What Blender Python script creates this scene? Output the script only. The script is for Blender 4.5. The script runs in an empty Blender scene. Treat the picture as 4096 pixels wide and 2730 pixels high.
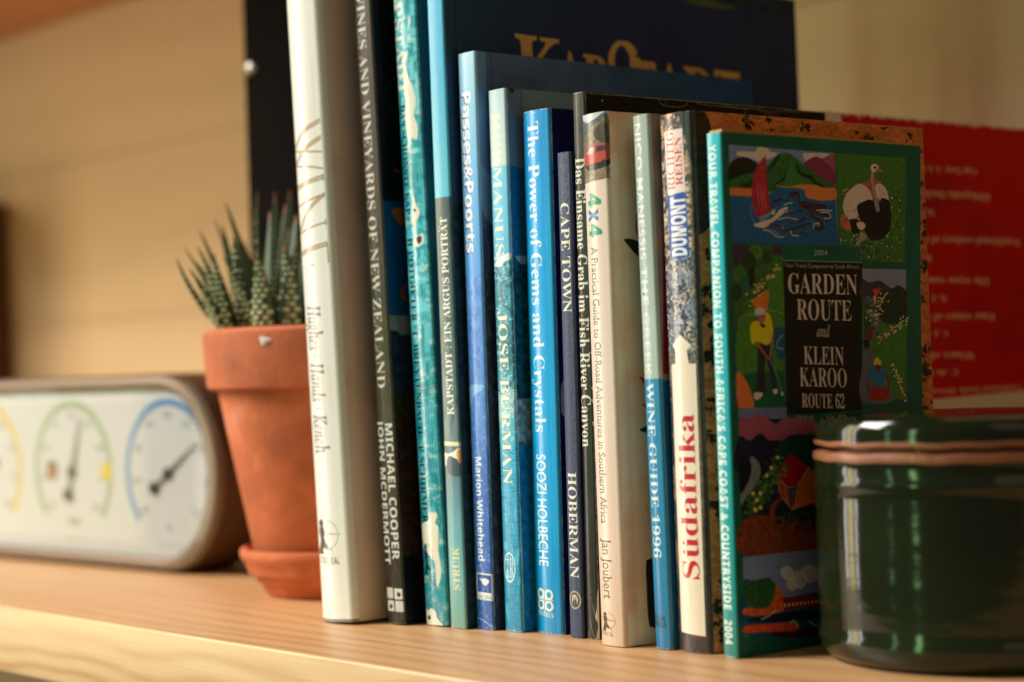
import bpy, bmesh, math, random
import numpy as np
from mathutils import Vector, Matrix
from math import sin, cos, radians, pi

random.seed(7)
rng = np.random.default_rng(11)
S = bpy.context.scene
COL = S.collection

# ------------------------------------------------------------------ camera
def make_camera():
    a, p, th = radians(41.7), radians(0.92), radians(1.9)      # heading, pitch, roll
    fh = np.array([-cos(a), sin(a), 0.0]); up = np.array([0, 0, 1.0]); rt = np.cross(fh, up)
    fw = fh*cos(p) + up*sin(p); u = up*cos(p) - fh*sin(p)
    rc = cos(th)*rt - sin(th)*u; uc = cos(th)*u + sin(th)*rt
    M = Matrix(((rc[0], uc[0], -fw[0], 0.5014), (rc[1], uc[1], -fw[1], -0.5546),
                (rc[2], uc[2], -fw[2], 0.1175), (0, 0, 0, 1)))
    cd = bpy.data.cameras.new('camera'); c = bpy.data.objects.new('camera', cd); COL.objects.link(c)
    c.matrix_world = M
    cd.sensor_width = 36.0; cd.lens = 65.04; cd.clip_start = 0.01; cd.clip_end = 50
    cd.dof.use_dof = True; cd.dof.focus_distance = 0.805; cd.dof.aperture_fstop = 4.9
    S.camera = c
make_camera()

# ------------------------------------------------------------------ light
S.view_settings.view_transform = 'Standard'; S.view_settings.look = 'None'
S.view_settings.exposure = 0.0; S.view_settings.gamma = 1.0
S.render.engine = 'CYCLES'
S.cycles.use_denoising = True
S.cycles.max_bounces = 8
W = bpy.data.worlds.new('World'); S.world = W; W.use_nodes = True
W.node_tree.nodes['Background'].inputs[0].default_value = (1.0, 0.80, 0.60, 1)
W.node_tree.nodes['Background'].inputs[1].default_value = 0.105

def window_lamp(name, azim, dist, z, w, h, power, col, target=(0.0, 0.0, 0.12)):
    """a tall window pane: azimuth in degrees from +X, aimed at the shelf"""
    d = bpy.data.lights.new(name, 'AREA'); d.shape = 'RECTANGLE'; d.size = w; d.size_y = h
    d.energy = power; d.color = col
    o = bpy.data.objects.new(name, d); COL.objects.link(o)
    p = Vector((target[0] + dist*cos(radians(azim)), target[1] + dist*sin(radians(azim)), z))
    o.location = p
    o.rotation_euler = (Vector(target) - p).to_track_quat('-Z', 'Y').to_euler()
    return o
window_lamp('window_sky', -137.0, 2.2, 1.75, 1.0, 1.1, 112, (1.0, 0.935, 0.885))
window_lamp('window_pane_white', -146.5, 2.4, 0.45, 0.06, 1.5, 4.5, (1.0, 0.96, 0.90))
window_lamp('window_pane_foliage', -152.5, 2.4, 0.45, 0.26, 1.5, 9.0, (1.0, 0.84, 0.40))
window_lamp('window_pane_edge', -158.5, 2.4, 0.45, 0.07, 1.5, 4.5, (1.0, 0.96, 0.90))
window_lamp('window_garden_dim', -114.0, 2.6, 0.45, 0.14, 1.4, 2.0, (0.45, 1.0, 0.55))
window_lamp('window_garden_green', -94.0, 2.6, 0.45, 0.18, 1.4, 6.0, (0.50, 1.0, 0.40))
window_lamp('room_bounce', -15.0, 2.6, 1.3, 2.0, 1.4, 3.6, (1.0, 0.70, 0.42))

# ------------------------------------------------------------------ helpers
def link(name, me, mats=(), parent=None):
    o = bpy.data.objects.new(name, me); COL.objects.link(o)
    for m in mats: me.materials.append(m)
    if parent is not None: o.parent = parent
    return o
def thing(name, label, cat, loc=(0, 0, 0), rot=(0, 0, 0), group=None):
    o = bpy.data.objects.new(name, None); COL.objects.link(o); o.empty_display_size = 0.02
    o.location = loc; o.rotation_euler = rot; tag(o, label, cat, group); return o
def tag(o, label=None, cat=None, group=None, kind=None):
    if label: o['label'] = label
    if cat: o['category'] = cat
    if group: o['group'] = group
    if kind: o['kind'] = kind
    return o
def shade(me, ang=None):
    for p in me.polygons: p.use_smooth = True
    if ang is not None:
        me.set_sharp_from_angle(angle=radians(ang))
def lathe(name, prof, mats, parent=None, seg=72, midx=None):
    """prof: list of (r, z), solid of revolution"""
    vs, fs, mi = [], [], []
    for i, (r, z) in enumerate(prof):
        for k in range(seg):
            t = 2*pi*k/seg; vs.append((r*cos(t), r*sin(t), z))
    for i in range(len(prof)-1):
        for k in range(seg):
            a = i*seg+k; b = i*seg+(k+1) % seg
            fs.append((a, b, b+seg, a+seg)); mi.append(midx[i] if midx else 0)
    me = bpy.data.meshes.new(name); me.from_pydata(vs, [], fs); me.update()
    for p, m in zip(me.polygons, mi): p.material_index = m
    shade(me, 40)
    return link(name, me, mats, parent)
def box(name, lo, hi, mats, parent=None, bevel=0.0, seg=2):
    bm = bmesh.new()
    r = bmesh.ops.create_cube(bm, size=1.0)
    for v in bm.verts:
        v.co = Vector([(lo[i]+hi[i])/2 + v.co[i]*(hi[i]-lo[i]) for i in range(3)])
    if bevel: bmesh.ops.bevel(bm, geom=list(bm.edges), offset=bevel, segments=seg, affect='EDGES', profile=0.5)
    me = bpy.data.meshes.new(name); bm.to_mesh(me); bm.free()
    shade(me, 40)
    return link(name, me, mats, parent)

# ------------------------------------------------------------------ paint (flat print made in numpy)
def lin(c): c = np.asarray(c, float); return np.where(c <= .04045, c/12.92, ((c+.055)/1.055)**2.4)
def srgb(c): c = np.clip(c, 0, 1); return np.where(c <= .0031308, c*12.92, 1.055*c**(1/2.4)-.055)
def vnoise(h, w, sy, sx, seed=0):
    r = np.random.default_rng(seed); gy, gx = int(h/sy)+3, int(w/sx)+3
    g = r.random((gy, gx)); y = np.arange(h)/sy; x = np.arange(w)/sx
    yi = y.astype(int); xi = x.astype(int); fy = y-yi; fx = x-xi
    fy = (fy*fy*(3-2*fy))[:, None]; fx = (fx*fx*(3-2*fx))[None, :]
    a = g[yi][:, xi]; b = g[yi][:, xi+1]; c = g[yi+1][:, xi]; d = g[yi+1][:, xi+1]
    return (a*(1-fx)+b*fx)*(1-fy) + (c*(1-fx)+d*fx)*fy
def fbm(h, w, sy, sx, seed=0, oct=4):
    o = np.zeros((h, w)); a = 1; t = 0
    for i in range(oct):
        o += a*vnoise(h, w, max(sy/2**i, 1.01), max(sx/2**i, 1.01), seed+i*17); t += a; a *= .55
    return o/t

GC = {}
def _conv(s, style):
    out = ''
    for ch in s:
        o = ord(ch)
        up, lo, dg = ch.isascii() and ch.isupper(), ch.isascii() and ch.islower(), ch.isdigit()
        if style in ('serif', 'serifb'):
            if up: ch = chr(0x1D400+o-65)
            elif lo: ch = chr(0x1D41A+o-97)
            elif dg: ch = chr(0x1D7CE+o-48)
        elif style == 'italic':
            if up: ch = chr(0x1D434+o-65)
            elif lo: ch = 'ℎ' if ch == 'h' else chr(0x1D44E+o-97)
        elif style == 'sansb':
            if up: ch = chr(0x1D5D4+o-65)
            elif lo: ch = chr(0x1D5EE+o-97)
            elif dg: ch = chr(0x1D7EC+o-48)
        elif style == 'sansi':
            if up: ch = chr(0x1D608+o-65)
            elif lo: ch = chr(0x1D622+o-97)
        out += ch
    return out
def text_tris(s, style, off=0.0, space=1.0):
    key = (s, style, off, space)
    if key in GC: return GC[key]
    c = bpy.data.curves.new('t', 'FONT'); c.body = _conv(s, style); c.resolution_u = 3; c.offset = off
    c.space_character = space
    o = bpy.data.objects.new('t', c); COL.objects.link(o)
    dg = bpy.context.evaluated_depsgraph_get(); dg.update()
    me = bpy.data.meshes.new_from_object(o.evaluated_get(dg))
    me.calc_loop_triangles()
    co = np.array([v.co[:2] for v in me.vertices]) if len(me.vertices) else np.zeros((0, 2))
    t = np.array([tuple(q.vertices) for q in me.loop_triangles], int)
    bpy.data.objects.remove(o); bpy.data.curves.remove(c); bpy.data.meshes.remove(me)
    tr = co[t] if len(t) else np.zeros((0, 3, 2))
    GC[key] = tr
    return tr
UML = {'Ä': 'A', 'ä': 'a', 'Ü': 'U', 'ü': 'u', 'Ö': 'O', 'ö': 'o'}

class Art:
    """a sheet of print: w_mm x h_mm; drawn in any planar 'drawing coordinates' set by frame()"""
    def __init__(s, w_mm, h_mm, ppmm=6.0, base=(255, 255, 255)):
        s.w = max(8, int(round(w_mm*ppmm))); s.h = max(8, int(round(h_mm*ppmm)))
        s.img = np.empty((s.h, s.w, 3)); s.img[:] = np.array(base)/255.
        s.H = np.array([[s.w, 0, 0], [0, s.h, 0], [0, 0, 1.0]])
    def rows(s, ytop, ybot):
        """drawing x = 0..1 across, drawing y = rows ytop..ybot down the sheet"""
        k = s.h/(ybot-ytop); s.H = np.array([[s.w, 0, 0], [0, k, -ytop*k], [0, 0, 1.0]]); s.r0, s.r1 = ytop, ybot; return s
    def quad(s, pts):
        """pts: drawing-coordinate corners TL, TR, BR, BL of the sheet (projective)"""
        A, b = [], []
        for (x, y), (X, Y) in zip(pts, [(0, 0), (s.w, 0), (s.w, s.h), (0, s.h)]):
            A.append([x, y, 1, 0, 0, 0, -X*x, -X*y]); b.append(X)
            A.append([0, 0, 0, x, y, 1, -Y*x, -Y*y]); b.append(Y)
        s.H = np.append(np.linalg.solve(np.array(A, float), np.array(b, float)), 1).reshape(3, 3); return s
    def mp(s, P):
        P = np.asarray(P, float); sh = P.shape; P = P.reshape(-1, 2)
        q = np.c_[P, np.ones(len(P))] @ s.H.T
        return (q[:, :2]/q[:, 2:3]).reshape(sh)
    def cov(s, polys, SS=3):
        """anti-aliased coverage of polygons in texture pixels -> (slice, mask)"""
        al = np.concatenate([np.asarray(p) for p in polys])
        x0, y0 = np.floor(al.min(0)).astype(int)-1; x1, y1 = np.ceil(al.max(0)).astype(int)+1
        x0, y0, x1, y1 = max(x0, 0), max(y0, 0), min(x1, s.w), min(y1, s.h)
        if x1 <= x0 or y1 <= y0: return None
        E = []
        for p in polys:
            p = (np.asarray(p)-[x0, y0])*SS; E.append(np.c_[p, np.roll(p, -1, 0)])
        E = np.concatenate(E); nh, nw = (y1-y0)*SS, (x1-x0)*SS
        ya, yb = E[:, 1], E[:, 3]; sg = np.where(yb > ya, 1, -1)
        lo = np.ceil(np.minimum(ya, yb)-.5).astype(int); hi = np.ceil(np.maximum(ya, yb)-.5).astype(int)
        lo = np.clip(lo, 0, nh); hi = np.clip(hi, 0, nh); n = hi-lo
        idx = np.repeat(np.arange(len(E)), n)
        if len(idx) == 0: return None
        start = np.repeat(np.cumsum(n)-n, n); row = np.arange(len(idx))-start+lo[idx]
        e = E[idx]; t = (row+.5-e[:, 1])/(e[:, 3]-e[:, 1]); xc = e[:, 0]+t*(e[:, 2]-e[:, 0])
        cx = np.clip(np.ceil(xc-.5), 0, nw).astype(int)
        acc = np.zeros((nh, nw+1)); np.add.at(acc, (row, cx), sg[idx])
        m = (np.cumsum(acc, 1)[:, :nw] != 0).astype(float)
        m = m.reshape(y1-y0, SS, x1-x0, SS).mean((1, 3))
        return (slice(y0, y1), slice(x0, x1)), m
    def blend(s, polys, col, a=1.0, tex=0.0, seed=1):
        r = s.cov(polys)
        if r is None: return
        sl, m = r; col = np.array(col)/255.
        c = np.ones(m.shape+(3,))*col
        if tex: c = np.clip(c*(1+tex*(fbm(m.shape[0], m.shape[1], 9, 9, seed)[..., None]-.5)*2), 0, 1)
        s.img[sl] = s.img[sl]*(1-(m*a)[..., None]) + c*(m*a)[..., None]
    def poly(s, pts, col, a=1.0, tex=0.0): s.blend([s.mp(pts)], col, a, tex, len(pts))
    def smooth(s, pts, col, a=1.0, tex=0.0, n=6):
        """closed Catmull-Rom blob through pts"""
        P = np.asarray(pts, float); Q = []
        for i in range(len(P)):
            p0, p1, p2, p3 = P[i-1], P[i], P[(i+1) % len(P)], P[(i+2) % len(P)]
            for t in np.linspace(0, 1, n, endpoint=False):
                Q.append(.5*((2*p1)+(p2-p0)*t+(2*p0-5*p1+4*p2-p3)*t*t+(3*p1-p0-3*p2+p3)*t**3))
        s.poly(Q, col, a, tex)
    def ell(s, cx, cy, rx, ry, col, a=1.0, tex=0.0):
        t = np.linspace(0, 2*pi, 28, endpoint=False); s.poly(np.c_[cx+rx*np.cos(t), cy+ry*np.sin(t)], col, a, tex)
    def ring(s, cx, cy, rx, ry, wx, wy, col, a0=0, a1=360, a=1.0):
        t = np.radians(np.linspace(a0, a1, 60)); o = np.c_[cx+rx*np.cos(t), cy+ry*np.sin(t)]
        i = np.c_[cx+(rx-wx)*np.cos(t), cy+(ry-wy)*np.sin(t)]
        s.blend([s.mp(np.concatenate([[o[k], o[k+1], i[k+1], i[k]]])) for k in range(len(t)-1)], col, a)
    def line(s, pts, wpx, col, a=1.0, curve=True):
        """stroke; wpx = width in texture pixels (a number, or start/end pair)"""
        P = np.asarray(pts, float)
        if curve and len(P) > 2:
            Q = []; E = np.concatenate([[2*P[0]-P[1]], P, [2*P[-1]-P[-2]]])
            for i in range(1, len(E)-2):
                for t in np.linspace(0, 1, 7, endpoint=False):
                    p0, p1, p2, p3 = E[i-1:i+3]
                    Q.append(.5*((2*p1)+(p2-p0)*t+(2*p0-5*p1+4*p2-p3)*t*t+(3*p1-p0-3*p2+p3)*t**3))
            Q.append(P[-1]); P = np.array(Q)
        Q = s.mp(P); wd = np.interp(np.linspace(0, 1, len(Q)), np.linspace(0, 1, len(np.atleast_1d(wpx))), np.atleast_1d(wpx))/2
        pl = []
        for k in range(len(Q)):
            t = np.linspace(0, 2*pi, 8, endpoint=False); pl.append(np.c_[Q[k, 0]+wd[k]*np.cos(t), Q[k, 1]+wd[k]*np.sin(t)])
            if k < len(Q)-1:
                d = Q[k+1]-Q[k]; n = np.array([-d[1], d[0]])/(np.hypot(*d)+1e-9)
                q = np.array([Q[k]+n*wd[k], Q[k]-n*wd[k], Q[k+1]-n*wd[k+1], Q[k+1]+n*wd[k+1]]); pl.append(q)
        fx = []
        for q in pl:
            ar = np.sum(q[:, 0]*np.roll(q[:, 1], -1)-q[:, 1]*np.roll(q[:, 0], -1)); fx.append(q if ar > 0 else q[::-1])
        s.blend(fx, col, a)
    def text(s, st, style, p0, p1, up, col, off=0.0, a=1.0, space=1.0, grow=0.0, shift=(0, 0)):
        """ink runs from p0 to p1 along the baseline (drawing coords), up = vector of cap height"""
        base = ''.join(UML.get(c, c) for c in st)
        tr = text_tris(base, style, off, space)
        if not len(tr): return
        H = text_tris('H', style, off); ch = H[..., 1].max()
        x0, x1 = tr[..., 0].min(), tr[..., 0].max()
        p0 = np.array(p0, float); p1 = np.array(p1, float); up = np.array(up, float)
        polys = []
        def put(T): return s.mp(p0 + ((T[..., 0]-x0)/(x1-x0))[..., None]*(p1-p0) + (T[..., 1]/ch)[..., None]*up) + np.array(shift)
        q = put(tr); polys += [t for t in q]
        for i, c in enumerate(st):
            if c in UML:
                pr = text_tris(base[:i+1], style, off, space); sg = text_tris(base[i], style, off)
                xr = pr[..., 0].max(); wd = sg[..., 0].max()-sg[..., 0].min(); top = sg[..., 1].max()
                for dx in (.28, .72):
                    t = np.linspace(0, 2*pi, 10, endpoint=False)
                    D = np.c_[xr-wd*(1-dx)+.06*np.cos(t), top+.13+.06*np.sin(t)][::-1]; polys.append(put(D)[::-1] if False else put(D))
        sgn = [np.sum(q[:, 0]*np.roll(q[:, 1], -1)-q[:, 1]*np.roll(q[:, 0], -1)) for q in polys]
        polys = [q if g > 0 else q[::-1] for q, g in zip(polys, sgn)]
        s.blend(polys, col, a)
    def vgrad(s, stops, a=1.0):
        ys = np.array([(y-s.r0)/(s.r1-s.r0)*s.h for y, c in stops]); cs = np.array([c for y, c in stops])/255.
        yy = np.arange(s.h)
        g = np.stack([np.interp(yy, ys, cs[:, k]) for k in range(3)], 1)[:, None, :]
        s.img = s.img*(1-a)+g*a
    def mottle(s, c, sy, sx, amt, seed, lo=.5, hi=.75, y0=None, y1=None):
        """blend colour c through a noise mask, optionally only between two drawing rows"""
        n = fbm(s.h, s.w, sy, sx, seed, 5); m = np.clip((n-lo)/(hi-lo), 0, 1)*amt
        if y0 is not None:
            k = s.h/(s.r1-s.r0); yy = np.arange(s.h)/k+s.r0
            m *= np.clip(np.minimum((yy-y0)/12+.5, (y1-yy)/12+.5), 0, 1)[:, None]
        s.img = s.img*(1-m[..., None]) + np.array(c)/255.*m[..., None]
    def wear(s, amt=1.0, col=(225, 210, 190), edge=5, seed=3, sides='tblr'):
        yy, xx = np.mgrid[0:s.h, 0:s.w]; d = np.full((s.h, s.w), 1e9)
        if 't' in sides: d = np.minimum(d, yy)
        if 'b' in sides: d = np.minimum(d, s.h-1-yy)
        if 'l' in sides: d = np.minimum(d, (xx)*1.7)
        if 'r' in sides: d = np.minimum(d, (s.w-1-xx)*1.7)
        n = fbm(s.h, s.w, 16, 9, seed, 4)
        m = np.clip((n*1.35-.42 - d/(edge*2.2))*6, 0, 1)*amt
        s.img = s.img*(1-m[..., None]) + np.array(col)/255.*m[..., None]
    def scratches(s, n, col, seed=5, a=.5, ln=(10, 60)):
        r = np.random.default_rng(seed); old = s.H; s.H = np.eye(3)
        for i in range(n):
            x, y = r.random()*s.w, r.random()*s.h; L = r.uniform(*ln); t = r.normal(pi/2, .25)
            s.line([(x, y), (x+L*cos(t), y+L*sin(t))], r.uniform(.5, 1.3), col, a*r.random())
        s.H = old
    def grain(s, amt=.03, seed=9):
        s.img = np.clip(s.img*(1+amt*(np.random.default_rng(seed).normal(size=(s.h, s.w, 1)))), 0, 1)
    def image(s, name, gain=1.0):
        L = np.minimum(lin(s.img)*np.array(gain), 0.82); px = np.ones((s.h, s.w, 4), np.float32); px[..., :3] = srgb(L)
        im = bpy.data.images.new(name, s.w, s.h, alpha=False); im.pixels.foreach_set(px[::-1].ravel()); im.update(); im.pack()
        return im

# ------------------------------------------------------------------ materials
def mat(name, color=(.5, .5, .5), rough=.5, metal=0.0, coat=0.0, coat_rough=.1, bump=0.0, bscale=200., var=0.0, vscale=30., spec=.5, sheen=0):
    m = bpy.data.materials.new(name); m.use_nodes = True; nt = m.node_tree; b = nt.nodes['Principled BSDF']
    b.inputs['Roughness'].default_value = rough; b.inputs['Metallic'].default_value = metal
    b.inputs['Coat Weight'].default_value = coat; b.inputs['Coat Roughness'].default_value = coat_rough
    b.inputs['Specular IOR Level'].default_value = spec
    b.inputs['Base Color'].default_value = (*color, 1)
    tc = nt.nodes.new('ShaderNodeTexCoord')
    if var:
        n = nt.nodes.new('ShaderNodeTexNoise'); n.inputs['Scale'].default_value = vscale; n.inputs['Detail'].default_value = 6
        nt.links.new(tc.outputs['Object'], n.inputs['Vector'])
        mx = nt.nodes.new('ShaderNodeMix'); mx.data_type = 'RGBA'; mx.blend_type = 'MIX'
        mx.inputs[6].default_value = (*[c*(1-var) for c in color], 1); mx.inputs[7].default_value = (*[min(1, c*(1+var)) for c in color], 1)
        nt.links.new(n.outputs['Fac'], mx.inputs[0]); nt.links.new(mx.outputs[2], b.inputs['Base Color'])
    if bump:
        n = nt.nodes.new('ShaderNodeTexNoise'); n.inputs['Scale'].default_value = bscale; n.inputs['Detail'].default_value = 5
        nt.links.new(tc.outputs['Object'], n.inputs['Vector'])
        bp = nt.nodes.new('ShaderNodeBump'); bp.inputs['Strength'].default_value = bump; bp.inputs['Distance'].default_value = .001
        nt.links.new(n.outputs['Fac'], bp.inputs['Height']); nt.links.new(bp.outputs[0], b.inputs['Normal'])
    return m
def print_mat(name, art, gain=1.0, rough=.35, coat=.3, coat_rough=.12, bump=.12, bscale=60., spec=.5):
    m = mat(name, rough=rough, coat=coat, coat_rough=coat_rough, bump=bump, bscale=bscale, spec=spec); nt = m.node_tree
    t = nt.nodes.new('ShaderNodeTexImage'); t.image = art.image(name, gain); t.extension = 'EXTEND'
    uv = nt.nodes.new('ShaderNodeUVMap'); uv.uv_map = 'UVMap'; nt.links.new(uv.outputs[0], t.inputs[0])
    nt.links.new(t.outputs[0], nt.nodes['Principled BSDF'].inputs['Base Color'])
    return m
def paper_mat(name, color=(.62, .52, .38)):
    """page edges: fine lines along the sheets"""
    m = mat(name, color, rough=.8); nt = m.node_tree; b = nt.nodes['Principled BSDF']
    tc = nt.nodes.new('ShaderNodeTexCoord'); mp = nt.nodes.new('ShaderNodeMapping'); mp.inputs['Scale'].default_value = (4000, 8, 8)
    n = nt.nodes.new('ShaderNodeTexNoise'); n.inputs['Scale'].default_value = 1; n.inputs['Detail'].default_value = 2
    nt.links.new(tc.outputs['Object'], mp.inputs[0]); nt.links.new(mp.outputs[0], n.inputs['Vector'])
    r = nt.nodes.new('ShaderNodeMix'); r.data_type = 'RGBA'
    r.inputs[6].default_value = (*[c*.72 for c in color], 1); r.inputs[7].default_value = (*color, 1)
    nt.links.new(n.outputs['Fac'], r.inputs[0]); nt.links.new(r.outputs[2], b.inputs['Base Color'])
    return m

def pine(name, light, dark, ky=200., kz=60., wand=(2.2, 10, 10), amp=3.0, rough=.45, contrast=1.0, coat=.15, fibre=1.0, ringc=.42):
    """planed pine: growth lines along X, fine fibres"""
    scale = 1.0
    m = bpy.data.materials.new(name); m.use_nodes = True; nt = m.node_tree; b = nt.nodes['Principled BSDF']
    b.inputs['Roughness'].default_value = rough; b.inputs['Coat Weight'].default_value = coat; b.inputs['Coat Roughness'].default_value = .25
    tc = nt.nodes.new('ShaderNodeTexCoord')
    def noise(sc, det=4, rg=.55, dist=0.0):
        mp = nt.nodes.new('ShaderNodeMapping'); mp.inputs['Scale'].default_value = sc; nt.links.new(tc.outputs['Object'], mp.inputs[0])
        n = nt.nodes.new('ShaderNodeTexNoise'); n.inputs['Scale'].default_value = 1; n.inputs['Detail'].default_value = det
        n.inputs['Roughness'].default_value = rg; n.inputs['Distortion'].default_value = dist
        nt.links.new(mp.outputs[0], n.inputs['Vector']); return n.outputs['Fac']
    def math(op, a, bb):
        n = nt.nodes.new('ShaderNodeMath'); n.operation = op
        for i, v in enumerate((a, bb)):
            if isinstance(v, (int, float)): n.inputs[i].default_value = v
            else: nt.links.new(v, n.inputs[i])
        return n.outputs[0]
    wander = noise(wand, 2, .5, .2)
    mp = nt.nodes.new('ShaderNodeMapping'); mp.inputs['Scale'].default_value = (.6, ky, kz); nt.links.new(tc.outputs['Object'], mp.inputs[0])
    sep = nt.nodes.new('ShaderNodeSeparateXYZ'); nt.links.new(mp.outputs[0], sep.inputs[0])
    yy = math('ADD', math('ADD', sep.outputs[1], sep.outputs[2]), math('MULTIPLY', wander, amp*4))
    rings = math('SINE', math('MULTIPLY', yy, 3.0), 0.0)
    rings = math('POWER', math('MULTIPLY', math('ADD', rings, 1.0), .5), 1.8)
    big = noise((.8, 26, 26), 3, .5)
    rings = math('MULTIPLY', rings, math('MULTIPLY', big, 2.0))
    streak = noise((3*scale, 140*scale, 140*scale), 5, .6)
    fine = noise((14*scale, 1400*scale, 1400*scale), 2, .6)
    f = math('ADD', math('ADD', math('MULTIPLY', rings, ringc*contrast), math('MULTIPLY', math('SUBTRACT', streak, .35), 1.0*contrast)), math('MULTIPLY', math('SUBTRACT', fine, .5), .35))
    stain = noise((7, 16, 16), 5, .65); f = math('ADD', f, math('MULTIPLY', math('SUBTRACT', stain, .5), .55*contrast))
    speck = noise((260, 700, 700), 1, .5); f = math('ADD', f, math('MULTIPLY', math('MAXIMUM', math('SUBTRACT', speck, .80), 0.0), 9.0))
    cr = nt.nodes.new('ShaderNodeValToRGB'); cr.color_ramp.elements[0].color = (*light, 1); cr.color_ramp.elements[1].color = (*dark, 1)
    cr.color_ramp.elements[0].position = .05; cr.color_ramp.elements[1].position = .95
    nt.links.new(f, cr.inputs[0]); nt.links.new(cr.outputs[0], b.inputs['Base Color'])
    bp = nt.nodes.new('ShaderNodeBump'); bp.inputs['Strength'].default_value = .25; bp.inputs['Distance'].default_value = .0006
    nt.links.new(f, bp.inputs['Height']); nt.links.new(bp.outputs[0], b.inputs['Normal'])
    return m

# ------------------------------------------------------------------ the setting
PINE_TOP = pine('pine_shelf_top', (.63, .365, .165), (.37, .165, .058), ky=150, kz=40, amp=2.4, contrast=.82)
PINE_EDGE = pine('pine_shelf_edge', (.76, .53, .27), (.52, .235, .065), ky=30, kz=175, wand=(5, 12, 12), amp=1.6, contrast=.85, ringc=.55)
PINE_WALL = pine('pine_wall_boards', (.74, .54, .31), (.60, .41, .22), ky=20, kz=26, wand=(1.5, 5, 5), amp=1.2, contrast=.42, rough=.6, coat=.05)
PINE_UNDER = pine('pine_upper_shelf', (.64, .28, .07), (.46, .17, .035), ky=120)

def shelf_board():
    t = thing('shelf', 'long pale pine shelf board the books, pot and jar stand on', 'shelf'); t['kind'] = 'structure'
    bm = bmesh.new(); bmesh.ops.create_cube(bm, size=1)
    lo, hi = (-2.6, -.0984, -.036), (.9, .41, 0)
    for v in bm.verts: v.co = Vector([(lo[i]+hi[i])/2+v.co[i]*(hi[i]-lo[i]) for i in range(3)])
    ed = [e for e in bm.edges if all(abs(v.co.y-lo[1]) < 1e-5 for v in e.verts) and abs(e.verts[0].co.z-e.verts[1].co.z) < 1e-5]
    bmesh.ops.bevel(bm, geom=ed, offset=.0016, segments=4, affect='EDGES', profile=.5)
    me = bpy.data.meshes.new('board'); bm.to_mesh(me); bm.free()
    for p in me.polygons: p.material_index = 1 if p.normal.y < -.6 else 0
    shade(me, 40)
    link('board', me, (PINE_TOP, PINE_EDGE), t)
    return t
shelf_board()
def back_wall():
    t = thing('wall', 'back wall of wide pale pine boards behind the shelf', 'wall'); t['kind'] = 'structure'
    z = -.62
    for i, hgt in enumerate((.30, .32, .185, .17, .17, .19, .2)):
        box('plank', (-3.2, .412, z+.0003), (1.4, .430, z+hgt-.0003), (PINE_WALL,), t, bevel=.0007, seg=1)
        z += hgt
    return t
back_wall()
o = box('upper_shelf', (-2.6, -.0984, .508), (.9, .4115, .544), (PINE_UNDER,), bevel=.0015)
tag(o, 'orange brown pine shelf overhead, its underside at the top left corner', 'shelf', kind='structure')

def steel_post():
    STEEL = mat('black_steel', (.005, .0036, .0024), rough=.9, bump=.15, bscale=400, var=.3, spec=.04)
    CHROME = mat('bolt_steel', (.55, .54, .50), rough=.28, metal=1.0)
    t = thing('steel_post', 'black flat steel upright with a shiny bolt behind the succulent', 'post', (-.524, .13, 0))
    box('upright', (0, 0, 0.0004), (.090, .005, .5075), (STEEL,), t, bevel=.0006)
    box('flange', (.085, .0052, 0.0004), (.090, .045, .5075), (STEEL,), t, bevel=.0006)
    for z in (.322, .06):
        lathe('bolt', [(.0001, .0046), (.0021, .0044), (.0038, .0036), (.0047, .0020), (.0050, 0), (.0050, -.0004), (.0001, -.0004)], (CHROME,), t, 32).matrix_local = \
            Matrix.Translation((.0105, -.0002, z)) @ Matrix.Rotation(radians(90), 4, 'X')
    return t
steel_post()
def wooden_box():
    m = mat('dark_stained_wood', (.075, .022, .007), rough=.5, var=.5, vscale=12)
    t = thing('wooden_box', 'dark reddish brown wooden box against the wall at the left edge', 'box', (-1.70, .20, 0))
    box('body', (0, 0, .0004), (.28, .2, .31), (m,), t, bevel=.004)
    box('lid', (-.003, -.003, .3104), (.283, .203, .325), (m,), t, bevel=.003)
    return t
wooden_box()

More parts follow.
